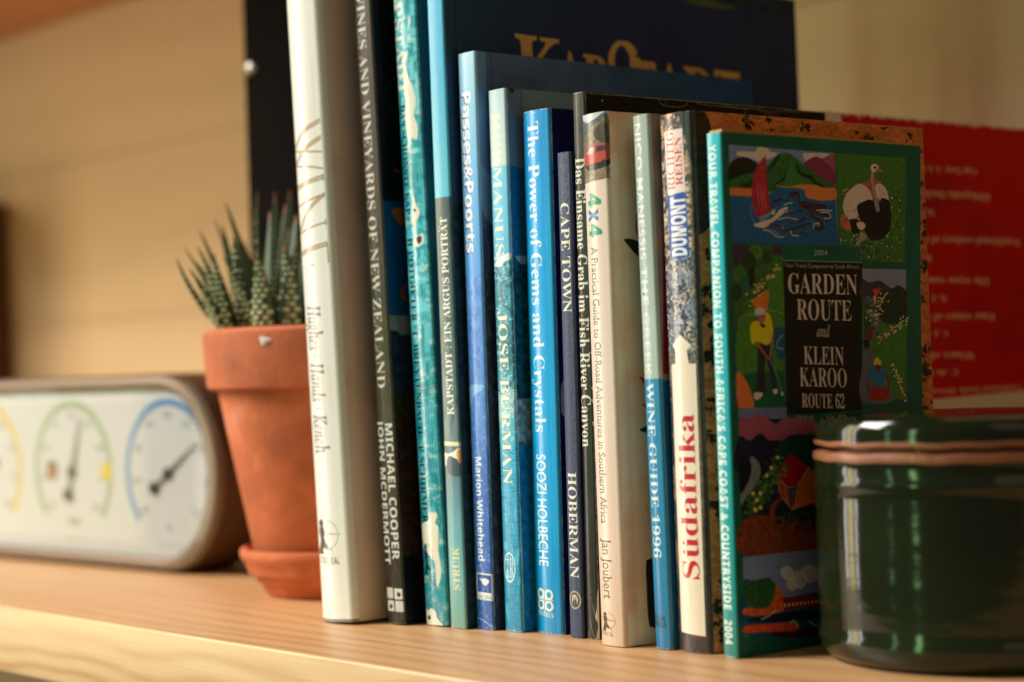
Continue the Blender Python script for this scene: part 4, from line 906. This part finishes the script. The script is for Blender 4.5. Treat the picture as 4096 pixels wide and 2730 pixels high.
    P(c, [(502, 310), (590, 175), (710, 250), (640, 370), (580, 400)], (124, 16, 16)); P(c, [(640, 368), (712, 256), (750, 300), (748, 490), (600, 545)], (150, 70, 24)); P(c, [(505, 320), (582, 402), (596, 540), (516, 440)], (120, 54, 22))
    for L_ in ([(495, 320), (580, 400), (640, 380), (712, 258)], [(508, 330), (516, 430)], [(556, 400), (566, 500)], [(600, 400), (604, 540)], [(540, 460), (600, 545), (650, 490)]): C.line(c(L_), 2.2, (150, 140, 134), .85, curve=False)
    P(c, [(606, 410), (630, 400), (630, 450), (610, 460)], (56, 66, 100))
    for i in range(130):
        t = r.random(); x, y = 330+200*t+r.normal()*26, 560-330*t+r.normal()*36; C.ell(*c([(x, y)])[0], r.uniform(4, 9), r.uniform(4, 9), [(52, 76, 24), (36, 62, 26), (70, 92, 30)][i % 3], .85)
    for (x, y) in ((352, 440), (398, 438), (376, 484), (440, 320), (365, 545), (398, 530), (470, 270), (512, 200)): C.ell(*c([(x, y)])[0], 7, 8, (190, 176, 70))
    for i in range(60): x, y = r.uniform(500, 740), r.uniform(560, 670); C.ell(*c([(x, y)])[0], 6, 6, [(22, 42, 22), (14, 22, 16), (40, 58, 28)][i % 3], .8)
    # train picture
    P(c, [(286, 850), (745, 786), (762, 1260), (300, 1330)], (84, 90, 108), False, 1, .08)
    P(c, [(290, 1010), (340, 990), (400, 985), (450, 970), (500, 1040), (520, 1100), (760, 1060), (765, 1260), (300, 1320)], (18, 50, 66), True, 1, .3); P(c, [(420, 1010), (480, 1000), (530, 1070), (540, 1160), (440, 1200), (300, 1200), (300, 1160), (420, 1140)], (150, 62, 24), True, 1, .4)
    P(c, [(290, 1020), (340, 1000), (420, 975), (480, 1000), (480, 1080), (440, 1150), (360, 1160), (300, 1120)], (28, 58, 28), True, 1, .4)
    P(c, [(530, 1090), (660, 1075), (760, 1060), (764, 1130), (540, 1170)], (92, 20, 18))
    for i in range(9): x = 540+i*24; y = 1128-i*3.4; P(c, [(x, y), (x+12, y-2), (x+12, y+18), (x, y+20)], (156, 130, 100))
    P(c, [(330, 1220), (480, 1190), (540, 1180), (770, 1160), (770, 1200), (480, 1240), (330, 1240)], (20, 18, 24), True); P(c, [(300, 1270), (460, 1250), (620, 1240), (600, 1290), (420, 1300), (300, 1310)], (150, 52, 22), True, 1, .3); P(c, [(470, 1300), (620, 1290), (700, 1260), (770, 1280), (700, 1320), (500, 1330)], (40, 22, 26), True)
    Ln(c, [(400, 1225), (450, 1200), (470, 1180), (490, 1165)], 4, (120, 124, 130)); Ln(c, [(575, 1240), (600, 1230), (620, 1270)], 4, (140, 140, 146)); Ln(c, [(690, 1230), (720, 1250), (750, 1260)], 4, (120, 124, 130))
    for (x, y, w_) in ((560, 940, 34), (630, 980, 44), (590, 1010, 30), (700, 940, 44)): C.ell(*c([(x, y)])[0], w_*.7, w_*.75, (150, 140, 132), .8); C.ring(*c([(x, y+6)])[0], w_*.7, w_*.75, 3, 3, (90, 56, 50), 20, 170, .8)
    C.wear(.5, (190, 170, 130), 3, sides='r')
    YEL = paper_mat('yellow_page_paper', (.62, .36, .08))
    bow = lambda q, zf: (q**1.5)*(.003*(zf-.5)-.0016-.0022*math.sin(pi*min(1, max(0, zf))))
    return make_book('garden_route_guide', 'teal spined travel guide with paintings of a sail, ostrich and golfer on the cover', 0, 0, .0082, .122, .2098, A, C,
        yaw=-4, lean=-.1, bulge=.0002, r=.0009, gain_s=.9, gain_c=2.1, back=(.1, .3, .25), rough=.3, coat=.5, bow=bow, page=YEL, page_top=.0012)

def book_red():
    A = Art(30, 246, 4, (206, 180, 146)); A.mottle((140, 30, 24), 60, 20, .6, 3)
    C = Art(190, 246, 5, (122, 8, 8))
    C.mottle((96, 6, 8), 200, 200, .6, 5); C.mottle((134, 14, 12), 60, 20, .4, 9)
    C.H = np.array([[C.w, 0, 0], [0, C.h, 0], [0, 0, 1.]])
    C.poly([(0, .62), (1, .60), (1, 1), (0, 1)], (214, 160, 128))
    t = (232, 150, 128)
    rows = [("Cape Town · A. A. BALKEMA · Rotterdam", .10, .125, .66, .024), ("Hildegonda Duckitt's book of recipes", .155, .10, .72, .026), ("M. Kuttel (Ed)", .195, .26, .46, .024),
            ('Traditional cookery of the Cape Malays', .255, .12, .86, .026), ('Hilda Gerber', .295, .24, .44, .024), ('Die wyne van Suid-Afrika', .345, .16, .70, .026), ('K. J. du Plessis', .385, .26, .50, .022),
            ('Fine wines of South Africa', .425, .16, .72, .026), ('C. J. de Bosdari', .462, .26, .50, .022), ('Wines of the Cape', .51, .20, .62, .026), ('C. de Bosdari', .548, .28, .54, .022), ('Traditional South African cookery and wines', .59, .10, .84, .020)]
    for s_, y, x0, x1, hh in rows:
        C.text(s_, 'serif', (x1, y), (x0, y), (0, hh*.62), t, a=.9)        # the book stands on its head
    C.wear(1.0, (206, 160, 120), 7, seed=41, sides='tl'); C.scratches(14, (170, 60, 50), 6, .5, (20, 60))
    C.smooth([(0, -.02), (.06, -.02), (.075, .03), (.03, .07), (0, .06)], (214, 190, 150))
    return make_book('red_cookery_book', 'red book standing upside down behind the row at the right, its corner torn white', -.108, .188, .018, .186, .2435, A, C,
        yaw=-3.5, bulge=.001, warm=True, gain_s=1.0, gain_c=2.7, back=(.2, .02, .02), rough=.5, coat=.15, t=.0015, inset=.002, hard=True, bump=.3, bscale=60, group='')

for f_ in (book_wine, book_nz, book_kap, book_argus, book_passes, book_herm, book_power, book_cape, book_eins, book_x4, book_nico, book_dum, book_gard, book_red): f_()
# ------------------------------------------------------------------ pot, saucer, succulent
def terracotta(name, hue=(.60, .150, .050)):
    m = mat(name, hue, rough=.75, bump=.35, bscale=260); nt = m.node_tree; b = nt.nodes['Principled BSDF']
    tc = nt.nodes.new('ShaderNodeTexCoord'); n = nt.nodes.new('ShaderNodeTexNoise'); n.inputs['Scale'].default_value = 22; n.inputs['Detail'].default_value = 8; n.inputs['Roughness'].default_value = .65
    nt.links.new(tc.outputs['Object'], n.inputs['Vector'])
    r = nt.nodes.new('ShaderNodeValToRGB'); e = r.color_ramp.elements
    e[0].position = .34; e[0].color = (*[c*.62 for c in hue], 1); e[1].position = .58; e[1].color = (*hue, 1)
    x = r.color_ramp.elements.new(.74); x.color = (hue[0]*1.12, hue[1]*1.9, hue[2]*3.2, 1)
    nt.links.new(n.outputs['Fac'], r.inputs[0]); nt.links.new(r.outputs[0], b.inputs['Base Color']); return m
TERRA = terracotta('terracotta')
PX, PY = -.3225, .046
def saucer():
    t = thing('saucer', 'terracotta saucer under the plant pot', 'saucer', (PX, PY, 0))
    lathe('dish', [(.0001, .0004), (.0375, .0004), (.0392, .002), (.0425, .0085), (.0445, .0115), (.0480, .0125), (.0490, .0150), (.0495, .0180), (.0520, .0205), (.0528, .0235), (.0520, .0258), (.0498, .0262), (.0480, .0240), (.0470, .019), (.0440, .008), (.040, .005), (.0001, .005)], (TERRA,), t, 96)
saucer()
def pot():
    t = thing('plant_pot', 'round terracotta pot with a thick rim and a white chip, holding the succulent', 'pot', (PX, PY, .0055))
    lathe('pot_body', [(.0001, .0), (.0400, .0), (.0415, .002), (.0618, .1065), (.0585, .1065), (.0385, .006), (.0001, .006)], (TERRA,), t, 110)
    lathe('rim', [(.0600, .1066), (.0645, .1062), (.0672, .1078), (.0678, .1110), (.0692, .1335), (.0690, .1372), (.0668, .1392), (.0630, .1390), (.0600, .1360), (.0590, .1068)], (TERRA,), t, 110)
    soil = mat('potting_soil', (.05, .03, .018), rough=.95, bump=1.0, bscale=500, var=.5, vscale=300)
    lathe('soil', [(.0001, .130), (.030, .129), (.0592, .126), (.0588, .120), (.0001, .120)], (soil,), t, 48)
    chip = mat('lime_chip', (.75, .66, .58), rough=.9)
    # small pale chip on the front of the rim
    a = math.atan2(-.82, .38); me = bpy.data.meshes.new('chip'); vs = []; n = 9
    for k in range(n):
        q = 2*pi*k/n; rr = .0022*(1+.35*sin(3*q+1)); u, v = rr*1.5*cos(q), rr*sin(q); an = a+u/.0692
        vs.append((.06945*cos(an), .06945*sin(an), .1318+v))
    vs.append((.0700*cos(a), .0700*sin(a), .1318)); me.from_pydata(vs, [], [(k, (k+1) % n, n) for k in range(n)]); me.update(); link('chip', me, (chip,), t)
pot()
def succulent():
    G = mat('leaf_green', (.016, .050, .010), rough=.4, var=.4, vscale=90, coat=.15)
    Wt = mat('leaf_tubercle', (.56, .54, .28), rough=.6, var=.2, vscale=200)
    Tp = mat('leaf_tip_dry', (.22, .09, .045), rough=.7)
    t = thing('succulent', 'spiky zebra succulent with white ridged dots, growing in the terracotta pot', 'plant', (PX, PY, .1440))
    r = random.Random(3)
    def leaf(az, tilt, L, wdt, curl, root):
        """tapering boat-shaped leaf arching outwards; rows of pale bumps on its back"""
        vs, fs, mi = [], [], []; N, M = 14, 8; ctr = []
        d = Vector((cos(az), sin(az), 0)); sd = Vector((-sin(az), cos(az), 0)); p = root.copy(); ang = tilt
        for i in range(N+1):
            s_ = i/N; wd = wdt*(1-s_)**.85*(.68+.9*min(1, s_*5)*.42) + .0005
            ax = d*sin(ang)+Vector((0, 0, 1))*cos(ang); nrm = d*cos(ang)-Vector((0, 0, 1))*sin(ang)
            for k in range(M):
                q = 2*pi*k/M; th_ = .55 if cos(q) > 0 else .18
                vs.append(p + sd*(wd*sin(q)) + nrm*(wd*th_*cos(q)))
            ctr.append((p.copy(), ax, nrm, wd)); p = p+ax*(L/N); ang += curl/N
        for i in range(N):
            for k in range(M):
                a_ = i*M+k; b_ = i*M+(k+1) % M; fs.append((a_, b_, b_+M, a_+M)); mi.append(2 if i > N-2 else 0)
        fs.append(tuple(range(M))[::-1]); mi.append(0)
        for i in range(1, N-1):
            for sub in (0,):
                c0, c1 = ctr[i], ctr[i+1]; c = c0[0].lerp(c1[0], sub); wd = c0[3]*(1-sub)+c1[3]*sub; nrm = c0[2]; ax = c0[1]
                for lane in ((-.62, 0, .62) if i % 2 else (-.33, .33)):
                    if r.random() < .08: continue
                    q = lane*1.25; pos = c + sd*(wd*sin(q)) + nrm*(wd*.55*cos(q)); out = (sd*sin(q)*.55+nrm*cos(q)).normalized()
                    rad = wd*.15+.00026; b0 = len(vs); tan = out.cross(ax).normalized()
                    for k in range(6):
                        w_ = 2*pi*k/6; vs.append(pos + tan*(rad*1.5*cos(w_)) + ax*(rad*sin(w_)))
                    vs.append(pos+out*rad*.9)
                    for k in range(6): fs.append((b0+k, b0+(k+1) % 6, b0+6)); mi.append(1)
        me = bpy.data.meshes.new('leaf'); me.from_pydata([tuple(v) for v in vs], [], fs); me.update()
        for m_, q in zip(me.polygons, mi): m_.material_index = q; m_.use_smooth = True
        link('leaf', me, (G, Wt, Tp), t)
    # (root right, root depth, length, spread sideways, lean away, width, curl) in the frame of the viewer's side of the pot
    R_, D_ = Vector((.665, .747, 0)), Vector((-.747, .665, 0))
    def place(rx, rd, tx, td, tz, wd, curl):
        root = R_*rx+D_*rd; v = R_*(tx-rx)+D_*(td-rd); az = math.atan2(v.y, v.x); hor = v.length; L = math.hypot(hor, tz)
        leaf(az, math.atan2(hor, tz)-curl*.5, L*1.02, wd, curl, root)
    mmm = .0603e-3; cxp, cyp = 1384, 1350
    for (x0, y0, x1, y1, d0, d1, wd, cu) in (
        (480, 1345, 120, 600, -8, -14, .0052, .30), (500, 1340, 125, 700, -16, -34, .0046, -.55), (560, 1345, 225, 430, -4, 0, .0060, .18), (600, 1340, 200, 690, -22, -30, .0052, .45),
        (640, 1345, 400, 440, 0, 8, .0050, .0), (700, 1345, 455, 400, -10, -4, .0058, -.10), (760, 1345, 430, 175, 4, 14, .0060, .22), (800, 1340, 570, 460, -20, -10, .0054, .1),
        (860, 1345, 770, 95, 6, 6, .0058, -.30), (940, 1345, 880, 80, 14, 22, .0056, -.12), (960, 1340, 1010, 210, 8, 10, .0060, .35), (1050, 1345, 1030, 60, 16, 18, .0056, -.30),
        (930, 1345, 1095, 480, -30, -26, .0074, .12), (1080, 1345, 1150, 360, -26, -20, .0070, .1), (930, 1345, 1020, 680, -38, -40, .0060, .25), (720, 1345, 640, 560, -34, -42, .0062, -.1),
        (820, 1345, 560, 740, -38, -48, .0066, .3), (560, 1345, 470, 700, -36, -44, .0060, -.15), (1200, 1340, 1240, 380, -20, -14, .0070, .1), (1300, 1340, 1300, 160, 4, 8, .0070, 0),
        (1420, 1340, 1480, 240, -10, 0, .0066, .1), (1560, 1340, 1700, 330, -10, -10, .0066, .2), (1700, 1340, 2000, 420, -6, -16, .0066, .3), (1860, 1340, 2250, 620, -10, -20, .0060, .4),
        (540, 1340, 300, 620, -28, -36, .0070, .3), (850, 1340, 930, 330, -34, -30, .0074, -.1), (900, 1345, 860, 700, -46, -52, .0080, .1), (1120, 1340, 1100, 640, -44, -48, .0080, .1), (660, 1345, 330, 330, 8, 14, .0056, .2), (1040, 1340, 1200, 620, -44, -46, .0074, .2), (500, 1345, 250, 820, -34, -44, .0064, .3),
        (1200, 1340, 1120, 120, 24, 40, .0060, 0), (1500, 1340, 1600, 150, 26, 44, .0060, 0), (1760, 1340, 2100, 300, 20, 40, .0060, .2), (700, 1340, 520, 500, 24, 44, .0056, .1), (900, 1340, 800, 350, 30, 50, .0056, .1)):
        place((x0-cxp)*mmm, d0*.001, (x1-cxp)*mmm, d1*.001, (cyp-y1)*mmm, wd, cu)
succulent()

# ------------------------------------------------------------------ green glazed jar
def glaze():
    m = bpy.data.materials.new('green_glaze'); m.use_nodes = True; nt = m.node_tree; b = nt.nodes['Principled BSDF']
    b.inputs['Roughness'].default_value = .10; b.inputs['Coat Weight'].default_value = .0; b.inputs['Coat Roughness'].default_value = .04
    tc = nt.nodes.new('ShaderNodeTexCoord'); n = nt.nodes.new('ShaderNodeTexNoise'); n.inputs['Scale'].default_value = 16; n.inputs['Detail'].default_value = 7
    nt.links.new(tc.outputs['Object'], n.inputs['Vector'])
    r = nt.nodes.new('ShaderNodeValToRGB'); e = r.color_ramp.elements; e[0].position = .3; e[0].color = (.007, .009, .003, 1); e[1].position = .72; e[1].color = (.012, .023, .008, 1)
    nt.links.new(n.outputs['Fac'], r.inputs[0]); nt.links.new(r.outputs[0], b.inputs['Base Color'])
    mp = nt.nodes.new('ShaderNodeMapping'); mp.inputs['Scale'].default_value = (40, 40, 130); nt.links.new(tc.outputs['Object'], mp.inputs[0])
    n2 = nt.nodes.new('ShaderNodeTexNoise'); n2.inputs['Scale'].default_value = 1; n2.inputs['Detail'].default_value = 3; nt.links.new(mp.outputs[0], n2.inputs['Vector'])
    bp = nt.nodes.new('ShaderNodeBump'); bp.inputs['Strength'].default_value = .35; bp.inputs['Distance'].default_value = .0005
    nt.links.new(n2.outputs['Fac'], bp.inputs['Height']); nt.links.new(bp.outputs[0], b.inputs['Normal']); nt.links.new(bp.outputs[0], b.inputs['Coat Normal'])
    return m
def jar():
    GL = glaze(); RAW = mat('bare_clay_rim', (.27, .10, .045), rough=.45, coat=.3, bump=.5, bscale=160, var=.35, vscale=60)
    t = thing('glazed_jar', 'squat dark green glazed pottery jar at the right front of the shelf', 'jar', (.0740, .0665, 0))
    JS = 1.035
    lathe('jar_body', [(a_*JS*1.07, b_*JS) for a_, b_ in [(.0001, .0006), (.0500, .0006), (.0525, .0016), (.0548, .0045), (.0556, .0080), (.0557, .0105), (.0550, .0118), (.0550, .0150), (.0553, .0400), (.0552, .0620), (.0554, .0655), (.0560, .0668), (.0560, .0682), (.0553, .0695), (.0551, .0748), (.0554, .0757), (.0556, .0772), (.0552, .0788), (.0530, .0795), (.0510, .0780), (.0505, .010), (.0001, .008)]],
          (GL, RAW), t, 160, [0]*15+[1]*4+[0]*2)
    # lid: own part resting in the mouth
    lid = lathe('lid', [(a_*JS*1.07, b_*JS) for a_, b_ in [(.0001, .0790), (.0500, .0790), (.0500, .0803), (.0535, .0806), (.0549, .0815), (.0551, .0832), (.0547, .0846), (.0549, .0856), (.0548, .0880), (.0536, .0905), (.0500, .0918), (.0400, .0924), (.0001, .0927)]],
          (GL, RAW), t, 160, [1]*5+[0]*7)
    rr = random.Random(4); W1 = [(rr.randint(2, 23), rr.uniform(0, 6.28), rr.uniform(.3, 1)) for _ in range(9)]
    for o_ in t.children:      # hand-made: the clay edges wander a little
        for v in o_.data.vertices:
            a = math.atan2(v.co.y, v.co.x); w = sum(A_*sin(k*a+p) for k, p, A_ in W1)/3
            if .0775 < v.co.z < .0875: v.co.z += .00045*w
            rad = 1+.0022*sum(sin((k//2)*a+p+v.co.z*90) for k, p, A_ in W1[:3])/3
            v.co.x *= rad; v.co.y *= rad
    return t
jar()

# ------------------------------------------------------------------ weather station
def station():
    """a long rounded housing (racetrack outline) with a glazed face and three dials"""
    X0, Y0, YAW = -.6887, .0272, radians(4.19)
    t = thing('weather_station', 'long rounded metal weather station with three white dials, left of the pot', 'weather station', (X0, Y0, 0), (0, 0, YAW))
    BR = mat('brushed_bezel', (.19, .14, .095), rough=.42, metal=.45, bump=.1, bscale=300); SIDE = mat('dark_side', (.10, .045, .018), rough=.5, var=.3)
    def track(x1, zc, hh, n=26, x0=-.16):
        """closed outline: right end rounded with radius hh, left end too"""
        P = []
        for i in range(n+1):
            a = -pi/2+pi*i/n; P.append((x1-hh + hh*.98*np.sign(cos(a))*abs(cos(a))**.92, zc+hh*sin(a)))
        for i in range(n+1):
            a = pi/2+pi*i/n; P.append((x0+hh + hh*.98*np.sign(cos(a))*abs(cos(a))**.92, zc+hh*sin(a)))
        return P
    def loft(name, rings, mats, cap0=True, cap1=True, sm=35):
        n = len(rings[0][0]); vs = []; fs = []
        for P, y in rings: vs += [(x, y, z) for x, z in P]
        for i in range(len(rings)-1):
            for k in range(n): a, b = i*n+k, i*n+(k+1) % n; fs.append((a, b, b+n, a+n))
        if cap0: fs.append(tuple(range(n))[::-1])
        if cap1: fs.append(tuple(range((len(rings)-1)*n, len(rings)*n)))
        bm = bmesh.new(); me = bpy.data.meshes.new(name); me.from_pydata(vs, [], fs); me.update(); bm.from_mesh(me)
        bmesh.ops.recalc_face_normals(bm, faces=bm.faces); bm.to_mesh(me); bm.free(); shade(me, sm)
        return link(name, me, mats, t)
    ZC, XR = .0618, .2560
    loft('housing', [(track(XR, ZC, .0606), .0035), (track(XR+.0005, ZC, .0612), .012), (track(XR-.001, ZC, .0606), .056), (track(XR-.004, ZC, .058), .060)], (SIDE,))
    # bezel: ring, outer edge to glass
    loft('bezel', [(track(XR-.0002, ZC, .0604), .0032), (track(XR, ZC, .0606), .0010), (track(XR-.0025, ZC, .0592), -.0022), (track(XR-.008, ZC, .0555), -.0032), (track(XR-.0130, ZC, .0528), -.0012), (track(XR-.0134, ZC, .0524), .0028)], (BR,), False, False)
    FW, FH = 420, 106
    A = Art(FW, FH, 4, (212, 211, 208)); A.H = np.array([[4*1000, 0, 4*160.], [0, -4*1000, 4*(61.8+53)], [0, 0, 1.]])
    def dial(cx, col, a0=-42, a1=222, R=.0460, w=.0048):
        A.ring(cx, .0615, R, R, w, w, col, a0, a1)
        for i in range(41):
            a = radians(a0+(a1-a0)*i/40); rr = (R-w-.0012, R-w-(.0035 if i % 5 else .0055)); A.line([(cx+rr[0]*cos(a), .0615+rr[0]*sin(a)), (cx+rr[1]*cos(a), .0615+rr[1]*sin(a))], 1.0, (150, 150, 150), .7, curve=False)
        for i in range(9):
            a = radians(a0+(a1-a0)*i/8); x, z = cx+(R-.0105)*cos(a), .0615+(R-.0105)*sin(a); A.text(str(960+i*10 if abs(cx-.09) < .01 else (i*10 if cx < 0.05 else i*10-20)), 'sans', (x-.0040, z-.0015), (x+.0040, z-.0015), (0, .0038), (84, 88, 94))
    dial(-.018, (216, 182, 70)); dial(.0905, (150, 172, 132)); dial(.1975, (66, 132, 186), w=.0040)
    A.ell(.139-.010, .0615, .0062, .0062, (226, 196, 60)); A.ell(.056+.0095, .0615, .0070, .0066, (98, 78, 62)); A.ell(.0645, .0605, .0034, .0040, (200, 130, 70))
    A.text('mbar', 'sansb', (.0835, .0265), (.0985, .0265), (0, .004), (64, 52, 52)); A.text('BAROMETER', 'sans', (.0790, .0155), (.103, .0155), (0, .0024), (170, 166, 130)); A.text('%', 'sansb', (-.022, .0265), (-.016, .0265), (0, .005), (80, 70, 60))
    A.text('°C', 'sansb', (.192, .0255), (.2, .0255), (0, .0045), (96, 140, 176)); A.text('TEMPERATURE', 'sans', (.183, .0155), (.211, .0155), (0, .0024), (140, 156, 166))
    fm = print_mat('dial_face_print', A, .95, rough=.6, coat=0, bump=.0)
    P = track(XR-.0132, ZC, .0526); vs = [(x, .0024, z) for x, z in P]; n = len(P)
    me = bpy.data.meshes.new('face'); me.from_pydata(vs, [], [tuple(range(n))]); me.update(); uv = me.uv_layers.new(name='UVMap')
    for lp in me.loops: x, y, z = me.vertices[lp.vertex_index].co; uv.data[lp.index].uv = ((x+.16)/.42, (z-.0088)/.106)
    if me.polygons[0].normal.y > 0: me.flip_normals()
    link('face', me, (fm,), t)
    HM = mat('pointer_grey', (.22, .21, .19), rough=.35, metal=.4); HU = mat('hub_dark', (.03, .03, .028), rough=.3)
    def pointer(cx, ang, L, back, disc):
        d = Vector((cos(ang), 0, sin(ang))); s_ = Vector((-sin(ang), 0, cos(ang))); c = Vector((cx, .0010, .0615)); bm = bmesh.new()
        pts = [c-d*back-s_*.0010, c-s_*.0014, c+d*L-s_*.0003, c+d*L+s_*.0003, c+s_*.0014, c-d*back+s_*.0010]
        a_ = [bm.verts.new(p+Vector((0, -.0003, 0))) for p in pts]; b_ = [bm.verts.new(p+Vector((0, .0003, 0))) for p in pts]
        bm.faces.new(a_); bm.faces.new(b_[::-1])
        for k in range(6): bm.faces.new((a_[k], b_[k], b_[(k+1) % 6], a_[(k+1) % 6]))
        bmesh.ops.recalc_face_normals(bm, faces=bm.faces); me = bpy.data.meshes.new('pointer'); bm.to_mesh(me); bm.free(); link('pointer', me, (HM,), t)
        for nm, p, rr in (('hub', c, .0036), ('counterweight', c-d*back, disc)):
            lathe(nm, [(.0001, .0014), (rr*.7, .0012), (rr, .0004), (rr, -.0006), (.0001, -.0006)], (HU,), t, 28).matrix_local = Matrix.Translation(p+Vector((0, -.0004, 0))) @ Matrix.Rotation(radians(90), 4, 'X')
    pointer(-.018, radians(200), .036, .014, .003); pointer(.0905, radians(72), .037, .0165, .0042); pointer(.1975, radians(32), .036, .0175, .0040)
    gl = bpy.data.materials.new('clear_glass'); gl.use_nodes = True; nt = gl.node_tree; nt.nodes.clear()
    out = nt.nodes.new('ShaderNodeOutputMaterial'); tr = nt.nodes.new('ShaderNodeBsdfTransparent'); go = nt.nodes.new('ShaderNodeBsdfGlossy'); go.inputs['Roughness'].default_value = .03
    fr = nt.nodes.new('ShaderNodeFresnel'); fr.inputs['IOR'].default_value = 1.18; mx = nt.nodes.new('ShaderNodeMixShader')
    nt.links.new(fr.outputs[0], mx.inputs[0]); nt.links.new(tr.outputs[0], mx.inputs[1]); nt.links.new(go.outputs[0], mx.inputs[2]); nt.links.new(mx.outputs[0], out.inputs[0])
    loft('glass', [(track(XR-.0133, ZC, .0525), -.0006), (track(XR-.0133, ZC, .0525), -.0012), (track(XR-.0145, ZC, .0513), -.0016)], (gl,), False, True, 3)
    for x in (-.09, .17): box('foot', (x, .008, .0003), (x+.03, .044, .0022), (HU,), t, bevel=.0004)
station()
